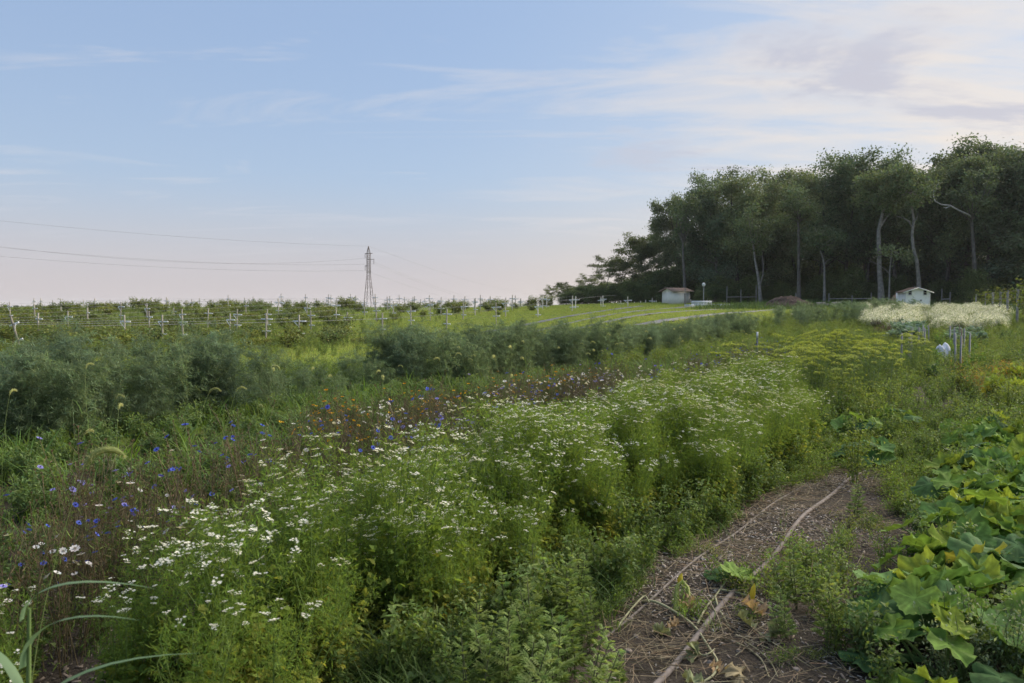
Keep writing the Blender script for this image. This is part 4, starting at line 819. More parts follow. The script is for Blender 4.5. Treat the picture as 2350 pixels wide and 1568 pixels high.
mass('far_bed_weeds', [join(WE[0], 'w4'), join(WE[3], 'w5'), tuft(819, 50, .4, .014, .2, (0.145, 0.232, 0.049))], 3300, 34, 72, -4, 13, (.45, .95), 'mixed green weeds over the far garden beds', 'weeds', .1, inview)
mass('understory_weeds', [join(WE[2], 'w6'), join(WE[0], 'w7'), tuft(820, 30, .22, .008, .12, (0.131, 0.217, 0.051))], 700, 1.2, 13, 3.4, 5.8, (.3, .7), 'small weeds under the wildflowers', 'weeds', .12, inview)
CHIP = []
for k in range(4):
    mb = MB(); box(mb, (0, 0, .004), (.035+.012*k, .012+.004*(k % 2), .004), ((.34, .30, .265), (.20, .165, .135), (.46, .43, .39), (.28, .225, .18))[k], M3=np.array([[1, 0, .1*k], [0, 1, 0], [0, 0, 1]])); CHIP.append(mb.mesh('chip', M_WOOD))
def chipzone(P):
    u = .53*P[:, 0]+.85*P[:, 1]; v = -.8471*P[:, 0]+.5282*P[:, 1]
    k = np.sin(u*1.7+v*3)+np.sin(u*3.3-v*1.2+1)+np.sin(v*4+2.2)
    return inview(P) & (k+rg.normal(0, .55, len(P)) > .25)
mass('wood_chips', CHIP, 52000, 1.2, 12, .2, 2.7, (.16, .62), 'grey brown wood chips strewn over the garden path', 'wood chips', .35, chipzone, .003)
mass('soil_crumbs', [CHIP[1]], 6000, 1.2, 8, 3.2, 5.2, (.3, .8), 'dry chips on the bare soil between the flower rows', 'wood chips', .35, inview, .003)
def peb(seed):
    r = np.random.default_rng(seed); mb = MB(); th = np.linspace(0, 2*pi, 8)[:-1]; v = [(0, 0, .011)]+[(.012*cos(a)*r.uniform(.8, 1.2), .009*sin(a)*r.uniform(.8, 1.2), .006) for a in th]+[(.014*cos(a), .011*sin(a), -.002) for a in th]; f = [(0, 1+i, 1+(i+1) % 7) for i in range(7)]; mb.add(v, f, (.27, .23, .2)); mb.add(v, [(1+i, 8+i, 8+(i+1) % 7, 1+(i+1) % 7) for i in range(7)], (.27, .23, .2)); return mb.mesh('pebble', M_SOIL, True)
mass('pebbles', [peb(1), peb(2)], 420, 1.5, 9, .2, 2.7, (.5, 1.7), 'small rounded stones lying on the path soil', 'pebbles', .2, inview)
LOWW = [leafyweed(831, .13, (0.138, 0.217, 0.043), .022, 9, 1.1), leafyweed(832, .17, (0.152, 0.232, 0.043), .028, 9, .9), leafyweed(833, .1, (0.189, 0.232, 0.051), .018, 10, 1.4)]
def pathw(P):
    u = .53*P[:, 0]+.85*P[:, 1]; v = -.8471*P[:, 0]+.5282*P[:, 1]
    k = np.sin(u*1.3+2)+np.sin(v*4.1+u*.7)+.3*(u-7)-1.2*np.exp(-((v-1.35)/.18)**2)+.1*np.exp(-((v-1.74)/.15)**2)
    return inview(P) & (k+rg.normal(0, .6, len(P)) > .05) & ~((u < 4.7) & (v > .95) & (v < 2.2) & (rg.random(len(P)) < .85)) & ~((u > 4.0) & (u < 6.6) & (v > .3) & (v < .95) & (rg.random(len(P)) < .9))
mass('path_weeds', [join(q, 'lw') for q in LOWW]+[tuft(834, 24, .16, .006, .06, (0.145, 0.239, 0.043), .9, .4)], 1700, 2, 14, .2, 2.6, (.45, 1.2), 'low creeping weeds spreading over the path', 'weeds', .1, pathw)
mass('bed_edge_weeds', [join(WE[0], 'w8'), join(WE[2], 'w9'), tuft(835, 34, .3, .008, .1, (0.145, 0.239, 0.051), .8, .45)], 420, 7.5, 14, .3, 2.4, (.35, .75), 'denser weeds where the path is overgrown', 'weeds', .1, lambda P: inview(P) & (rg.random(len(P)) < sstep(7.5, 12, .53*P[:, 0]+.85*P[:, 1])) & (np.abs(-.8471*P[:, 0]+.5282*P[:, 1]-1.3) > .35))
straw = MB(); rs_ = np.random.default_rng(4); m = 14; a_ = rs_.normal(0, .08, (m, 3))*np.array([1, 1, .1]); d_ = vn(runit(rs_, m)*np.array([1, 1, .12])); sticks(straw, a_+UP*.01, a_+d_*rs_.uniform(.06, .2, (m, 1))+UP*.012, .0014, .001, col3((.30, .25, .17), m, rs_, .2)); straw = straw.mesh('straw', M_DRY)
mass('dead_stalks', [straw], 900, 2, 11, .5, 2.6, (.6, 1.7), 'dry stalks and withered bits littering the path', 'dead stalks', .1, inview)

# ------------------------------------------------------------------ rows of garden plants
rr_ = np.random.default_rng(31)
def row(kinds, name, n, u0, u1, v0, v1, s, label, cat, group, tilt=.06, keep=None, jit=True):
    U = np.sort(np.linspace(u0, u1, n)+rr_.normal(0, .12, n)); V = rr_.uniform(v0, v1, n); c = 0
    for u, v in zip(U, V):
        x, y = UV(u, v)
        if y < .9 or abs(x) > .75*y+.6 or (keep is not None and not keep(u, v)): continue
        k = kinds[rr_.integers(0, len(kinds))]; thing(name, k, (x, y, float(gz(x, y))), rr_.uniform(0, 6.28), rr_.uniform(*s), label+', %s along' % nth(c+1), cat, group, (rr_.normal(0, tilt), rr_.normal(0, tilt)))
        c += 1
    return c
# coriander in flower, the long bed beside the path
row([CO[0], CO[2], CO[3]], 'coriander_plant', 46, 2.6, 11.8, 2.38, 2.7, (.6, .92), 'coriander plant on the path side of the white-flowering row', 'coriander', 'coriander along the path edge', .17)
row([CO[0], CO[1], CO[2], CO[4]], 'coriander_plant', 72, 2.0, 12.0, 2.6, 3.1, (.7, 1.02), 'coriander plant in the thick middle of the white-flowering row', 'coriander', 'coriander in the middle of the row', .14)
row([CO[1], CO[2], CO[4]], 'coriander_plant', 50, 3.4, 12.0, 3.1, 3.5, (.62, .95), 'coriander plant on the far side of the white-flowering row', 'coriander', 'coriander on the far side of the row', .14)
row([CO[3], CO[5]], 'coriander_plant', 26, 1.8, 9.5, 2.28, 2.5, (.5, .75), 'short yellowing coriander at the foot of the row by the path', 'coriander', 'yellowing coriander at the foot of the row', .16)
row([CO[0], CO[2], CO[3]], 'coriander_plant', 30, 6.2, 10.2, 1.95, 2.45, (.6, .8), 'coriander plant where the row bulges out over the path', 'coriander', 'coriander bulging over the path', .12)
row([CO[2], CO[0]], 'coriander_plant', 8, .6, 2.0, 2.9, 3.9, (.5, .7), 'loose coriander plant near the dark gap at the corner of the bed', 'coriander', 'loose coriander at the corner', .12)
# wildflower strip behind the coriander
row(BN, 'dried_wildflower', 44, 2.6, 20, 3.8, 5.3, (.75, 1.0), 'brown dried-out flower stalks in the strip behind the coriander', 'dried flowers', 'brown dried stalks', .12, keep=lambda u, v: np.sin(u*1.35+.6)+.6*np.sin(u*.7+v) > -.25)
row(CF, 'cornflower_plant', 52, 1.2, 20, 3.8, 5.2, (.85, 1.1), 'blue cornflower plant among brown stalks', 'cornflower', 'blue cornflowers', .1)
row(CL, 'cornflower_plant', 46, 1.4, 18, 3.7, 5.0, (.85, 1.1), 'pale lilac or white cornflower plant behind the coriander', 'cornflower', 'pale cornflowers', .1)
row(CA, 'marigold_plant', 44, 5.6, 12, 5.5, 6.6, (.8, 1.1), 'orange and yellow marigold plant in front of the tall grass', 'marigold', 'marigolds before the tall grass', .1)
row([DAI], 'daisy_plant', 22, 6, 13.5, 5.2, 6.0, (.85, 1.05), 'small white-flowered plant between the marigolds and the tall grass', 'white flowers', 'white flowers before the tall grass', .1)
row(CF[:2]+CL, 'cornflower_plant', 16, .5, 3.0, 3.5, 4.6, (.75, 1.0), 'cornflower plant in the near corner behind the broad grass blades', 'cornflower', 'cornflowers of the near corner', .1)
mass('verge_weeds', [join(WE[0], 'vw0'), join(LOWW[1], 'vw1'), tuft(846, 30, .22, .007, .09, (.14, .22, .05), .9, .45)], 330, 2.2, 9.5, 1.85, 2.5, (.35, .8), 'small weeds fringing the foot of the coriander row', 'weeds', .12, inview)
# dill past the coriander
row(DI, 'dill_plant', 46, 12.0, 21, 1.6, 4.0, (.85, 1.15), 'dill plant with yellow umbels in the row past the coriander', 'dill', 'dill row', .08)
# feathery asparagus hedge
row(AS, 'asparagus_plant', 30, 4.2, 8.6, 9.9, 11.8, (.95, 1.22), 'dark feathery asparagus fern in the big clump at the row near end', 'asparagus', 'asparagus clump at the near end', .08)
row([AS[2], AS[0]], 'asparagus_plant', 15, 8.4, 13.0, 9.9, 11.5, (.55, .85), 'low asparagus fern in the thin stretch of the feathery row', 'asparagus', 'low asparagus in the thin stretch', .1)
row(AS, 'asparagus_plant', 72, 12.4, 22, 9.8, 11.3, (.9, 1.24), 'tall soft asparagus fern in the near half of the long feathery row', 'asparagus', 'long asparagus row', .08)
row(AS, 'asparagus_plant', 74, 22, 37, 9.8, 11.2, (.82, 1.06), 'soft asparagus fern in the far half of the long feathery row', 'asparagus', 'far half of the asparagus row', .08)
row(AS, 'asparagus_plant', 12, 42, 52, 8.5, 11, (1.0, 1.2), 'far asparagus fern beyond the end of the long row', 'asparagus', 'far asparagus', .08)
row(AS, 'asparagus_plant', 14, 50, 66, 5.8, 8.8, (1.0, 1.3), 'soft asparagus fern before the mulch heap', 'asparagus', 'asparagus before the mulch heap', .08)
# foxtail grass
row(FX, 'foxtail_plant', 64, 2, 24, 5.2, 8.6, (.95, 1.3), 'foxtail grass stalk nodding in the band of tall grass', 'foxtail', 'foxtails in the tall grass', .12)
for (px, py, h, lab) in ((1790, 1210, .32, 'nodding foxtail growing over the far drip hose'), (1895, 1118, .30, 'foxtail beside the far end of the drip hose'), (2165, 1330, .30, 'foxtail by the wilted weed in mid-path'), (1800, 1230, .24, 'shorter of the two foxtails over the drip hose'), (2010, 1400, .34, 'foxtail among the weeds right of the drip hose')):
    p = gp(px, py); thing('foxtail_plant', FX[0], p, rr_.uniform(-.6, .6), h/.85*1.2, lab, 'foxtail', 'foxtails on the path')
# mugwort at the foot of the coriander
for k, (px, py, s) in enumerate(((1150, 1600, .65), (1230, 1540, .7), (1310, 1560, .7), (1360, 1500, .5), (1190, 1680, .7), (1270, 1640, .7), (1350, 1645, .6), (1100, 1550, .6), (1420, 1610, .4), (1290, 1450, .7), (1230, 1430, .65), (1160, 1460, .65), (1080, 1650, .55), (1330, 1390, .6))):
    p = gp(px, py); thing('mugwort_plant', MU[k % 3], p, k*1.3, s, 'cut-leaved upright weed at the foot of the coriander row, ' + ('standing %s from the bottom edge' % nth(1+sum(q > py for q in (1600, 1540, 1560, 1500, 1680, 1640, 1645, 1550, 1610, 1450, 1430, 1460, 1650, 1390)))), 'weed', 'cut-leaved weeds at the bed corner', (rr_.normal(0, .1), rr_.normal(0, .1)))
for k, (px, py, s) in enumerate(((1500, 1180, .8), (1545, 1150, .9), (1700, 1050, .9), (1470, 1235, .5), (1740, 1010, .9), (1640, 1090, .7))):
    p = gp(px, py); thing('mugwort_plant', MU[k % 3], p, k*1.7, s, 'green weed leaning out of the coriander row over the path, %s from the bottom' % nth(1+sum(q > py for q in (1180, 1150, 1050, 1235, 1010, 1090))), 'weed', 'weeds along the coriander edge', (rr_.normal(0, .1), rr_.normal(0, .1)))
for k, (px, py, s) in enumerate(((1820, 1400, .55), (1880, 1420, .5), (1850, 1330, .45), (1930, 1360, .4), (1900, 1480, .5), (1960, 1440, .45), (1800, 1470, .35), (2180, 1300, .4), (2120, 1365, .35), (2030, 1305, .35), (1960, 1190, .45), (1920, 1500, .45))):
    p = gp(px, py); thing('path_weed', WE[k % 4] if k % 2 else MU[k % 3], p, k*1.1, s*1.15, 'leafy weed sprouting on the path beside the squash, %s from the bottom' % nth(1+sum(q > py for q in (1400, 1420, 1330, 1360, 1480, 1440, 1470, 1300, 1365, 1305, 1190, 1500))), 'weed', 'weeds on the path', (rr_.normal(0, .1), rr_.normal(0, .1)))

# ------------------------------------------------------------------ squash: big lobed leaves, each its own part
def squash_leaf(seed, R=.14, cup=.25, col=(.155, .25, .055), wave=.12):
    r = np.random.default_rng(seed); na = 45; th = np.linspace(-pi, pi, na); mb = MB()
    lob = .80+.2*np.abs(np.cos(2.5*th))**.8; lob *= 1-.55*np.exp(-((np.abs(th)-pi)/.22)**2); jag = 1+.035*np.sin(th*22+r.random()*6)+r.normal(0, .015, na); rad = R*lob*jag
    ph = r.random()*6; V = [(0, 0, 0)]; C = [np.array(col)*1.5]; rings = (.3, .6, .85, 1.)
    vein = (np.arange(na) % 9 == 4)
    for q in rings:
        for i, a in enumerate(th):
            z = cup*R*q*q*(1+.3*np.sin(a+ph))-.35*R*q**3*(.5+.5*np.cos(a))*cup*2+wave*R*q*q*np.sin(5*a+ph)*.6+wave*R*q**4*np.sin(11*a+ph*2)*.5-(.03*R if vein[i] and q < .9 else 0)
            V.append((rad[i]*q*cos(a), rad[i]*q*sin(a), z)); C.append(np.array(col)*(1.55 if vein[i] and q < .9 else 1.0)*(1+.1*r.normal())*(1.15 if q == 1. else 1))
    f = [(0, 1+i, 2+i) for i in range(na-1)]; g = []
    for k in range(len(rings)-1):
        for i in range(na-1): a = 1+k*na+i; g.append((a, a+na, a+na+1, a+1))
    mb.add(V, f, np.array(C)); mb.F.append(np.array(g)); return mb.mesh('squash_leaf', M_SQUASH, True)
SQ = [squash_leaf(901), squash_leaf(902, .15, .4, (0.094, 0.181, 0.050)), squash_leaf(903, .13, .15, (0.138, 0.231, 0.044), .2), squash_leaf(904, .14, .5, (0.200, 0.269, 0.044), .25), squash_leaf(905, .15, -.3, (0.081, 0.156, 0.056)), squash_leaf(906, .14, .3, (0.300, 0.312, 0.062), .2)]
DEAD = [squash_leaf(911, .10, 1.1, (0.375, 0.275, 0.163), .9), squash_leaf(912, .11, -1.0, (0.300, 0.250, 0.150), .9), squash_leaf(913, .10, .8, (0.213, 0.237, 0.125), .7)]
for d in DEAD: d.materials[0] = M_DRY
def squash(u, v, n, s, label, seed, hi=.42, palette=(0, 2, 2, 1, 3, 2, 3, 4, 0), spread=.36, group='squash plants beside the path', name='squash_plant'):
    r = np.random.default_rng(seed); x, y = UV(u, v); g = float(gz(x, y)); S = link(name, None, None, (x, y, g)); tag(S, label, 'squash', group); sb = MB()
    for k in range(n):
        az = k*2.4+r.normal(0, .4); d = spread*np.sqrt((k+.6)/n)*r.uniform(.8, 1.2); h = hi*r.uniform(.55, 1.1)*(1.1-.45*d/spread); q = np.array([cos(az)*d, sin(az)*d, h]); b = np.array([q[0]*.35+r.normal(0, .04), q[1]*.35+r.normal(0, .04), .01])
        tube(sb, [b, b*.45+q*.55+UP*.02, q], [.008, .007, .005], (.15, .22, .07), 5, False)
        tilt = r.uniform(.15, .75); o = link('leaf', SQ[palette[r.integers(0, len(palette))]], S, q, (0, 0, 0), s*r.uniform(.75, 1.2)); o.rotation_euler = (Matrix.Rotation(az+r.normal(0, .35), 3, 'Z')@Matrix.Rotation(tilt, 3, 'Y')@Matrix.Rotation(r.normal(0, .25), 3, 'X')).to_euler()
    t = np.linspace(0, 1, 8)[:, None]; a = r.uniform(0, 6.28); tube(sb, np.array([0, 0, .02])+np.array([cos(a), sin(a), 0])*spread*1.3*(t-.5)+np.array([-sin(a), cos(a), 0])*.05*np.sin(t*6)+UP*.02*np.sin(t*9), .011, (.17, .24, .08), 6)
    link('stem', sb.mesh('squash_stem', M_STEM, True), S)
rq = np.random.default_rng(44)
place_ = ['by the bottom edge of the picture', 'second up from the bottom edge', 'third up from the bottom edge', 'beside the bare patch of path', 'just past the bare patch of path', 'mid-way up the squash bed', 'beyond mid-way up the squash bed', 'near the far end of the squash bed', 'at the far end of the squash bed']
k = 0
for u in np.arange(2.3, 11.6, .58):
    for v, side in ((.18, 'path side'), (-.38, 'outer side')):
        uu = u+rq.normal(0, .1); vv = v+rq.normal(0, .08)
        squash(uu, vv, 12 if side == 'path side' else 11, rq.uniform(.8, 1.05), 'squash plant on the %s of the squash bed, %s from the bottom edge' % (side, nth(1+k//2)), 1000+k, .34 if u > 4 else .25); k += 1
for i, (px, py, lb) in enumerate(((1990, 1075, 'lone squash clump far up the path with pale leaf backs'), (1960, 1010, 'farther small squash clump beyond the drip hose'), (2050, 985, 'small squash clump left of the yellowing one'))):
    p = gp(px, py); u = .5282*p[0]+.8471*p[1]; v = -.8471*p[0]+.5282*p[1]; squash(u, v, 10, .95, lb, 1100+i, .28, (1, 4, 2, 0, 4), .34, 'squash clumps far up the path')
for i, (px, py) in enumerate(((2330, 905), (2290, 900), (2345, 880), (2320, 935))):
    p = gp(px, py); u = .5282*p[0]+.8471*p[1]; v = -.8471*p[0]+.5282*p[1]; squash(u, v, 12, 1.1, ['yellowing squash plant at the picture edge', 'yellowing squash plant nearest the stakes', 'farthest yellowing squash plant', 'nearest yellowing squash plant'][i]+' before the orange-tinged plants', 1200+i, .5, (3, 5, 5, 2, 3), .45, 'yellowing squash plants')

mass('squash_bed_weeds', [join(WE[0], 'sw0'), join(WE[2], 'sw2'), tuft(847, 30, .34, .008, .1, (.14, .22, .05), .8, .45)], 130, 2.2, 12, -.5, .55, (.4, .75), 'weeds and grass mixed in among the squash leaves', 'weeds', .12, inview)
# the withered squash vine across the path
def vine():
    S = link('withered_squash_vine', None, None, tuple(gp(1600, 1380))); o = np.array(S.location); tag(S, 'withered squash vine sprawled over the drip hose in mid-path', 'squash vine')
    PALE = (.33, .33, .19)
    def path(pts, rad, nm='stem', col=PALE):
        P = np.array([gp(a, b)+UP*c*.6 for a, b, c in pts])-o; rad = rad*.68; t = np.linspace(0, 1, len(P)); tt = np.linspace(0, 1, len(P)*4); Q = np.stack([np.interp(tt, t, P[:, j]) for j in range(3)], 1)
        for _ in range(3): Q[1:-1] = (Q[:-2]+2*Q[1:-1]+Q[2:])/4
        mb = MB(); tube(mb, Q, rad*np.linspace(1.1, .75, len(Q)), col, 6); link(nm, mb.mesh('vine_'+nm, M_STEM, True), S)
    path([(1475, 1385, .02), (1500, 1398, .08), (1530, 1405, .05), (1570, 1425, .03), (1600, 1450, .03), (1630, 1500, .03), (1650, 1530, .04), (1640, 1560, .03), (1600, 1578, .02)], .011)
    path([(1600, 1440, .03), (1620, 1400, .03), (1640, 1380, .04), (1655, 1360, .05), (1668, 1350, .08)], .009)
    path([(1640, 1375, .04), (1648, 1400, .02), (1665, 1425, .01), (1672, 1440, .01)], .009)
    path([(1655, 1365, .05), (1690, 1368, .04), (1730, 1380, .03), (1770, 1400, .02), (1800, 1415, .02)], .008)
    path([(1690, 1478, .02), (1660, 1472, .03), (1620, 1465, .02), (1570, 1462, .02)], .006, 'stem', (.33, .27, .17))
    path([(1690, 1480, .02), (1720, 1495, .02), (1750, 1520, .02), (1765, 1560, .02)], .006, 'stem', (.36, .33, .2))
    path([(1710, 1478, .02), (1740, 1500, .03), (1770, 1525, .02), (1785, 1560, .02)], .005, 'stem', (.33, .30, .18))
    path([(1540, 1375, .02), (1580, 1372, .10), (1620, 1385, .09), (1650, 1430, .04), (1660, 1460, .02)], .006, 'stem', (.33, .27, .18))
    path([(1420, 1440, .02), (1450, 1410, .06), (1480, 1385, .09), (1490, 1395, .05)], .008)
    path([(1600, 1500, .02), (1612, 1520, .05), (1630, 1515, .06), (1640, 1500, .04)], .006)
    path([(1390, 1370, .01), (1420, 1340, .02), (1450, 1310, .02), (1470, 1280, .02)], .006, 'stem', (.26, .33, .08))
    path([(1560, 1345, .02), (1580, 1365, .04), (1600, 1385, .03)], .006)
    for px, py, h, rz, s, kd in ((1520, 1465, .05, .3, .7, 2), (1580, 1400, .06, 1.3, .75, 0), (1600, 1515, .04, 2.5, .9, 2), (1545, 1450, .05, 4., .5, 0), (1700, 1560, .05, 1., .9, 1), (1725, 1420, .09, 2., .95, 0), (1712, 1445, .06, .5, .85, 2), (1770, 1470, .04, 3.3, .9, 2), (1665, 1320, .06, 5., .6, 0), (1590, 1578, .05, .2, .7, 2), (1640, 1545, .04, 4.4, .5, 0)):
        p = gp(px, py); e = link('withered_leaf', DEAD[kd], S, p+UP*h*.6-o, (rr_.normal(0, .5), rr_.normal(0, .6), rz), (s*.75, s*.6, s*.5))
    e = link('leaf', SQ[0], S, gp(1690, 1350)+UP*.09-o, (.25, .1, .6), .8); e = link('leaf', SQ[4], S, gp(1650, 1335)+UP*.07-o, (-.2, .2, 2.6), .7)
    for px, py, ln_ in ((1726, 1400, .10), (1560, 1362, .07)):      # closed yellow flower buds
        p = gp(px, py)+UP*.05-o; mb = MB(); tube(mb, [p, p+UP*ln_*.4, p+np.array([.005, 0, ln_*.75]), p+np.array([.012, 0, ln_])], [.007, .017, .012, .002], (.55, .50, .07), 7); link('flower_bud', mb.mesh('squash_bud', M_PETAL, True), S)
    mb = MB(); P = np.array([gp(1552, 1405), gp(1552, 1390)+UP*.04, gp(1554, 1385)+UP*.10, gp(1566, 1385)+UP*.13, gp(1578, 1388)+UP*.10, gp(1582, 1395)+UP*.06])-o; tube(mb, P, [.019, .016, .013, .012, .010, .008], (.34, .37, .11), 8); link('fruit', mb.mesh('squash_fruit', M_STEM, True), S)
vine()
def vine_b():
    S = link('young_squash_vine', None, None, tuple(gp(2060, 1480))); o = np.array(S.location); tag(S, 'creeping squash runner reaching out over the path at the bed edge', 'squash vine')
    mb = MB(); P = np.array([gp(a, b)+UP*c for a, b, c in ((2130, 1500, .05), (2090, 1490, .06), (2060, 1480, .05), (2030, 1475, .10), (2020, 1500, .05))])-o; tube(mb, P, [.01, .012, .012, .01, .007], (.2, .28, .07), 6); link('stem', mb.mesh('runner_stem', M_STEM, True), S)
    for px, py, h, s, kd, ty, rz in ((2150, 1510, .26, 1.15, 4, .75, -1.6), (2100, 1420, .2, 1.0, 3, .2, 1.), (2190, 1430, .25, 1.1, 0, .3, 2.2), (2240, 1400, .3, 1.2, 5, .5, 1.9), (1985, 1530, .05, .8, 4, .2, .3), (2060, 1530, .06, .8, 4, .3, 2.), (2020, 1420, .16, .8, 1, .4, 2.7)):
        p = gp(px, py)+UP*h-o; e = link('leaf', SQ[kd], S, p); e.rotation_euler = (Matrix.Rotation(rz, 3, 'Z')@Matrix.Rotation(ty, 3, 'Y')).to_euler(); e.scale = (s,)*3
        mb = MB(); q = p-UP*(h-.02); tube(mb, [q, (p+q)/2+np.array([.02, .01, 0]), p], [.007, .006, .005], (.16, .23, .07), 5, False); link('leaf_stalk', mb.mesh('leaf_stalk', M_STEM, True), S)
vine_b()
# drip hoses
def hose(v0, pts, r, label, col):
    P = []
    for u, dv in pts: x, y = UV(u, v0+dv); P.append((x, y, float(gz(x, y))+r*.8))
    P = np.array(P); t = np.linspace(0, 1, len(P)); tt = np.linspace(0, 1, 80); Q = np.stack([np.interp(tt, t, P[:, j]) for j in range(3)], 1)
    for _ in range(6): Q[1:-1] = (Q[:-2]+2*Q[1:-1]+Q[2:])/4
    Q[:, 2] = gz(Q[:, 0], Q[:, 1])+r*.8; mb = MB(); tube(mb, Q, r, col, 9); tag(link('drip_hose', mb.mesh('drip_hose', M_HOSE, True)), label, 'hose', 'drip hoses')
hose(1.35, ((2.6, 0), (3.5, -.02), (4.5, .01), (5.5, -.01), (6.5, .02), (7.5, -.01), (8.3, -.05), (9.0, -.16), (9.6, -.30)), .0155, 'thicker brown drip hose running up the middle of the path', (.19, .165, .15))
hose(1.74, ((2.6, 0), (3.5, .01), (4.6, -.02), (5.5, 0), (6.5, -.04), (7.5, -.05), (8.8, -.12), (9.8, -.25)), .0075, 'thinner drip hose nearer the coriander, partly buried in weeds', (.17, .15, .135))

# ------------------------------------------------------------------ single plants near the lens
def broad_grass():
    r = np.random.default_rng(66); x, y = -1.22, 1.95; g = float(gz(x, y)); S = link('broad_bladed_plant', None, None, (x, y, g)); tag(S, 'broad-bladed grass arching in from the bottom corner, close to the lens', 'grass plant')
    mb = MB(); tube(mb, [(-.03, 0, 0), (.0, .01, .5), (.02, 0, .95)], [.009, .008, .004], (.12, .19, .06), 6); link('stem', mb.mesh('broad_stem', M_STEM, True), S)
    for z, az, L, ln_, cu in ((.92, .1, .34, 1.15, .75), (.80, -.25, .42, 1.0, .55), (.62, .35, .50, 1.0, .62), (.50, -.1, .55, .95, .58), (.36, .2, .48, 1.0, .5), (.7, 2.8, .4, .9, .5), (.55, -1.2, .42, .9, .6), (.30, -.5, .5, .9, .45)):
        mb = MB(); blades(mb, np.array([[0, 0, z]]), np.array([az]), L*.82, ln_, .029, np.array([[.18, .285, .15]]), 9, cu); link('blade', mb.mesh('broad_blade', M_LEAF, True), S)
broad_grass()
p = at(205, 1035, 2.5); thing('foxtail_plant', foxtail(577, float(p[2]), .14, .0125), (p[0]-.24, 2.5, 0), -foxtail.__defaults__[0]*0+2.6, 1, 'large foxtail head arching close to the lens over the brown stalks', 'foxtail')
def dock():
    o = gp(1010, 1560); S = link('dock_plant', None, None, o); tag(S, 'low rosette of broad dark leaves at the bottom edge', 'weed'); r = np.random.default_rng(9)
    for k in range(9):
        az = k*2.4; L = r.uniform(.16, .26); mb = MB(); t = np.linspace(0, 1, 8); w = .045*np.sin(pi*t**.8)**.7+.003; V = []; rise = r.uniform(.25, .7)
        for q, ww in zip(t, w):
            for sg in (-1, 0, 1): V.append((L*q, sg*ww, L*(rise*q-.55*rise*q*q)+abs(sg)*.012*np.sin(q*9+k)+abs(sg)*.012))
        f = [(3*i+j, 3*i+3+j, 3*i+4+j, 3*i+1+j) for i in range(7) for j in range(2)]; c = np.array([.07, .13, .05])*np.tile([1, 1.6, 1], 8)[:, None]; mb.add(V, f, c); link('leaf', mb.mesh('dock_leaf', M_LEAF, True), S, (0, 0, .02), (0, 0, az))
dock()
mass('corner_grass', [tuft(841, 40, .26, .008, .1, (.07, .125, .035), .9, .45), tuft(842, 40, .32, .007, .12, (.085, .145, .035), .9, .5)], 260, 1.9, 4.6, 1.95, 2.7, (.5, 1.), 'dark trailing grass at the foot of the coriander', 'grass', .15, inview)
GB = [leafyweed(851, .34, (.18, .24, .13), .022, 12, .5), leafyweed(852, .40, (.19, .245, .14), .022, 12, .45)]
for k, (px, py, s) in enumerate(((2180, 1600, 1.0), (2240, 1590, 1.1), (2300, 1570, 1.1), (2210, 1540, 1.0), (2290, 1520, 1.0), (2340, 1610, 1.1), (2330, 1470, .8))):
    p = gp(px, py); thing('goosefoot_weed', GB[k % 2], p, k*1.9, s, 'grey green mealy weed in the squash, %s from the bottom corner' % nth(1+sum(q > py for q in (1600, 1590, 1570, 1540, 1520, 1610, 1470))), 'weed', 'grey green weeds in the squash')
# tall pale weeds in the flower strip
for k, (px, py, s, lb) in enumerate(((1400, 905, 1.25, 'tall pale green weed spike in mid-strip before the feathery row'), (1430, 900, 1.15, 'pale weed with broad top leaves beside the weed spike'), (1330, 925, 1.0, 'green weed tuft left of the pale weed spike'), (1965, 1110, 1.0, 'upright grassy weed standing at the far end of the drip hose'))):
    p = gp(px, py); thing('tall_weed', WE[3] if k % 2 else MU[1], p, k, s, lb, 'weed')

# ------------------------------------------------------------------ the far beds: stakes, peppers, kale, buckwheat
STK = [(1105,800),(1150,800),(1172,803),(1187,770),(1228,755),(1240,755),(1265,735),(1285,755),(1313,735),(1475,740),(1505,752),(1520,800),(1555,820),(1543,735),(1572,760),(1585,760),(1622,800)]
names = ['nearest stake, left of the pair', 'stake just behind the nearest pair', 'nearest stake, right of the pair', 'fourth stake of the left row', 'fifth stake of the left row', 'sixth stake of the left row', 'seventh stake of the left row', 'eighth stake of the left row', 'last stake of the left row', 'far stake right of the white sheet', 'second stake right of the white sheet', 'third stake right of the white sheet', 'nearest stake of the right row', 'brown far stake of the right row', 'stake between the brown one and the tall one', 'tall stake of the right row', 'outermost stake of the right row']
for (cx_, cy_), nm in zip(STK, names):
    px = (1850+cx_/3.136)*.94; py = (560+cy_/3.136)*.94; Y = float(np.clip(.66*1828/(py-708), 15, 33))
    p = at(px, py, Y); g = float(gz(p[0], Y)); mb = MB(); h = p[2]-g; w = .034; box(mb, (0, 0, h/2-.1), (w, w, h+.2-.0), (.20, .165, .12) if 'brown' in nm else (.24, .245, .25)); mb.add([(-w/2, -w/2, h), (w/2, -w/2, h), (w/2, w/2, h), (-w/2, w/2, h), (0, 0, h+.02)], [(0, 1, 4), (1, 2, 4), (2, 3, 4), (3, 0, 4)], (.2, .2, .2)); tag(link('garden_stake', mb.mesh('garden_stake', M_WOOD), None, (p[0], Y, g), (rr_.normal(0, .02), rr_.normal(0, .02), rr_.uniform(0, 1.5))), 'grey garden stake: '+nm, 'stake', 'garden stakes')
p = at(1738, 762, 20); g = float(gz(p[0], 20)); S = link('steel_stake', None, None, (p[0], 20, g)); tag(S, 'dark steel stake with white painted top at the end of the feathery row', 'stake')
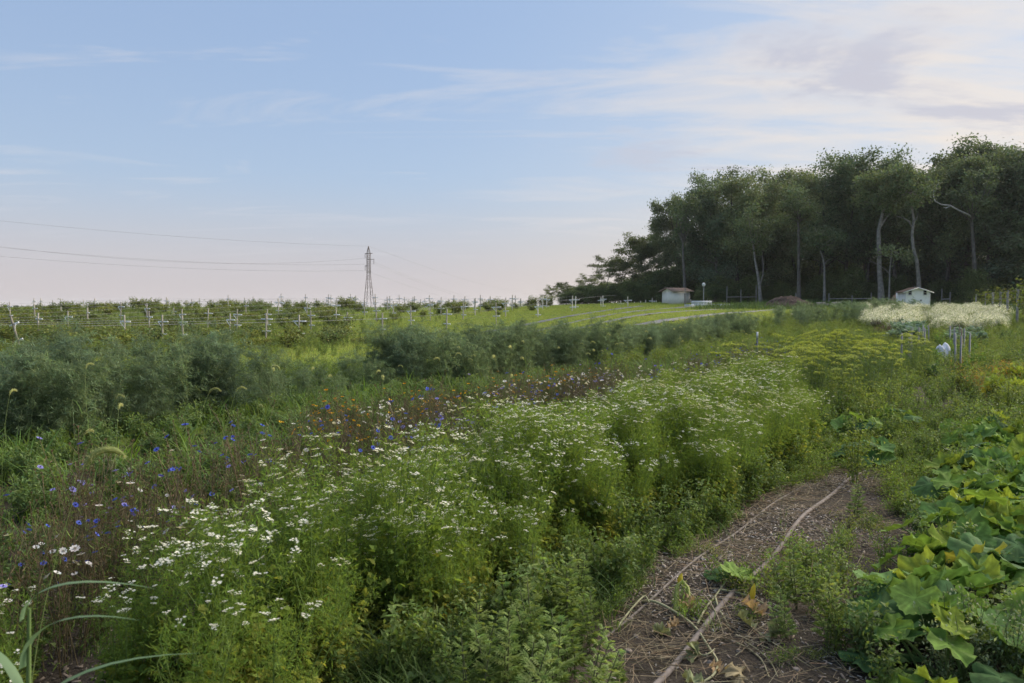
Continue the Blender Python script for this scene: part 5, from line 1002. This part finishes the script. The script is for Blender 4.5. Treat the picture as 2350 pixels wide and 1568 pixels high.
mb = MB(); h = p[2]-g; beam(mb, (0, 0, -.1), (0, 0, h-.16), .035, .04, (.03, .05, .045)); link('shaft', mb.mesh('stake_shaft', M_METAL), S); mb = MB(); beam(mb, (0, 0, h-.158), (0, 0, h), .036, .041, (.62, .66, .68)); link('tip', mb.mesh('stake_tip', M_PAINT), S)
PEP = [leafyweed(861, .58, (.11, .20, .045), .085, 14, .45), leafyweed(862, .62, (.125, .22, .045), .08, 14, .4), leafyweed(863, .5, (.095, .17, .055), .09, 13, .5)]
row(PEP, 'pepper_plant', 34, 20, 38, .4, 3.4, (.85, 1.15), 'bushy green plant between the grey garden stakes', 'garden plant', 'plants between the stakes', .06)
row([PEP[2], WE[0]], 'pepper_plant', 20, 19, 30, 3.2, 5.6, (.8, 1.1), 'dull green bush left of the stake rows', 'garden plant', 'bushes left of the stakes', .06)
FAD = [leafyweed(871, .55, (.30, .19, .05), .04, 14, .6), leafyweed(872, .5, (.25, .23, .05), .04, 14, .6)]
row(FAD, 'fading_plant', 12, 17.5, 21.5, -.3, .9, (.9, 1.1), 'orange-tinged fading plant right of the stakes', 'garden plant', 'orange-tinged plants', .06)
row([WE[0], WE[1], PEP[2]], 'leafy_bush', 16, 22, 40, -1.2, .2, (1., 1.4), 'leafy bush along the outer edge of the far beds', 'garden plant', 'bushes at the outer edge', .06)
def kale(seed):
    r = np.random.default_rng(seed); lb = MB(); sb = MB()
    for k in range(16):
        az = k*2.4; el_ = .2+.9*(k/16); L = r.uniform(.2, .32); d = np.array([cos(az)*cos(el_), sin(az)*cos(el_), sin(el_)]); s = np.array([-sin(az), cos(az), 0]); b = np.array([0, 0, .22]); m = 7; f = np.linspace(.3, 1, m)[:, None]
        pp = np.concatenate([b+d*L*f*.9, b+d*L*f*.9]); D = np.concatenate([np.tile(d*.5+s, (m, 1)), np.tile(d*.5-s, (m, 1))]); leaves(lb, pp, vn(D+r.normal(0, .2, D.shape)), np.tile(vn(UP-d*.4), (2*m, 1)), r.uniform(.06, .1, 2*m), .085, col3((.16, .26, .22), 2*m, r, .18, .05), .15, .2); sticks(sb, b[None], (b+d*L)[None], .006, .003, np.array([[.2, .27, .2]]))
    tube(sb, [(0, 0, 0), (0, 0, .3)], [.015, .012], (.15, .19, .12), 5); return [('stem', sb.mesh('kale_stem', M_STEM)), ('foliage', lb.mesh('kale_leaves', M_LEAF))]
KA = [kale(1), kale(2)]
def bed(kinds, name, boxes, n, s, label, cat, group, h=0.):
    for k in range(n):
        x0, x1, y0, y1 = boxes; p = gp(x0+(x1-x0)*(k+.5)/n, rr_.uniform(y0, y1), h); thing(name, kinds[k % len(kinds)], (p[0], p[1], float(gz(p[0], p[1]))), k*1.7, rr_.uniform(*s), label+', %s from the left' % nth(k+1), cat, group)
bed(KA, 'kale_plant', (2050, 2112, 750, 772), 20, (1.3, 1.7), 'blue green kale plant left of the stakes before the white flowers', 'kale', 'kale left of the stakes', .4)
bed(KA, 'kale_plant', (2178, 2250, 762, 780), 16, (1.2, 1.6), 'blue green kale plant behind the right stake row', 'kale', 'kale behind the right stakes', .4)
bed([leafyweed(881, .5, (.11, .08, .06), .06, 12, .5)], 'purple_leaf_plant', (2005, 2050, 745, 765), 10, (1., 1.4), 'purplish brown leafy plant left of the kale', 'garden plant', 'purplish plants', .3)
def sheet():
    r = np.random.default_rng(6); p = at(2167, 772, 26.5); g = float(gz(p[0], 26.5)); n = 22; a, b = np.meshgrid(np.linspace(-1, 1, n), np.linspace(-1, 1, n), indexing='ij'); z = .52*np.exp(-(np.abs(a+.05)**5*2+np.abs(b)**5*2))*(1+.07*np.sin(a*5+b*3)+.04*np.sin(b*9-a*6))+.05*np.sin(a*8)*(1-a*a)+r.normal(0, .012, a.shape)
    mb = MB(); V = np.stack([a*.30+.03*np.sin(b*5), b*.30, z-.04], -1).reshape(-1, 3); i, j = np.meshgrid(np.arange(n-1), np.arange(n-1), indexing='ij'); q = i*n+j; mb.add(V, np.stack([q, q+n, q+n+1, q+1], -1).reshape(-1, 4), (.74, .77, .82)); tag(link('white_sheet', mb.mesh('white_sheet', M_CLOTH, False), None, (p[0], 26.5, g)), 'crumpled white sheet draped over a plant between the stake rows', 'sheet')
sheet()
def buck(seed):
    r = np.random.default_rng(seed); sb = MB(); lb = MB(); fb = MB()
    for k in range(22):
        b = r.uniform(-.22, .22, 2); a = np.array([b[0], b[1], 0]); e = a+np.array([r.normal(0, .06), r.normal(0, .06), r.uniform(.62, .88)]); sticks(sb, a[None], e[None], .003, .0018, np.array([[.16, .19, .07]])); m = 14; f = r.uniform(.3, 1.02, (m, 1)); pp = a*(1-f)+e*f+r.normal(0, .04, (m, 3)); leaves(lb, pp, vn(runit(r, m)), vn(runit(r, m)*.6+UP), .06, .045, col3((.15, .22, .06), m, r, .2))
        m = 18; pp = e+r.normal(0, 1, (m, 3))*np.array([.05, .05, .06])+np.array([0, 0, -.04]); leaves(fb, pp, vn(runit(r, m)), vn(runit(r, m)*.7+UP), .024, .022, col3((.86, .87, .84), m, r, .06, .01), .1, .05, .5)
    return join([('s', sb.mesh('bs', M_STEM)), ('l', lb.mesh('bl', M_LEAF)), ('f', fb.mesh('bf', M_PETAL))], 'buckwheat')
BK = [buck(1), buck(2), buck(3)]
def buckwheat_bed():
    """strips of white-flowering buckwheat on the rise before the small shed"""
    r = np.random.default_rng(15); P = []
    for k in range(9000):
        px = r.uniform(1985, 2310); py = r.uniform(714, 775); lo = np.interp(px, [1985, 2030, 2100, 2200, 2310], [765, 772, 775, 778, 772])
        if py > lo or (2108 < px < 2146 and r.random() < .93): continue
        Y = np.interp(py, [714, 722, 735, 752, 775], [64, 58, 51, 44, 37]); x = (px-1175)/F2*Y
        if px > 2250 and Y > 60: continue
        if ((-.8471*x+.5282*Y) % 1.5) < .38 and r.random() < .8: continue
        if r.random() > (Y*Y/72**2+.2)*.75: continue
        P.append((x, Y, float(gz(x, Y))))
    P = np.array(P); scatter('buckwheat', BK, P, rotz(len(P), r, .08), np.clip(r.normal(.74, .16, len(P)), .4, 1.1), 'bed of white-flowering buckwheat in front of the small white shed', 'flower bed', r)
buckwheat_bed()

# ------------------------------------------------------------------ thin haze volume over the whole place, added to lift the dark woods
def haze():
    m = bpy.data.materials.new('woods_lift_haze'); m.use_nodes = True; t = m.node_tree; t.nodes.clear()
    v = t.nodes.new('ShaderNodeVolumePrincipled'); v.inputs['Color'].default_value = (.92, .94, .97, 1); v.inputs['Density'].default_value = HAZE; v.inputs['Anisotropy'].default_value = .2
    o = t.nodes.new('ShaderNodeOutputMaterial'); t.links.new(v.outputs[0], o.inputs['Volume'])
    mb = MB(); box(mb, (0, 0, 8.5), (7400, 7400, 43), (.9, .9, .9)); tag(link('haze', mb.mesh('haze', m)), kind='stuff')
HAZE = .00013
haze()
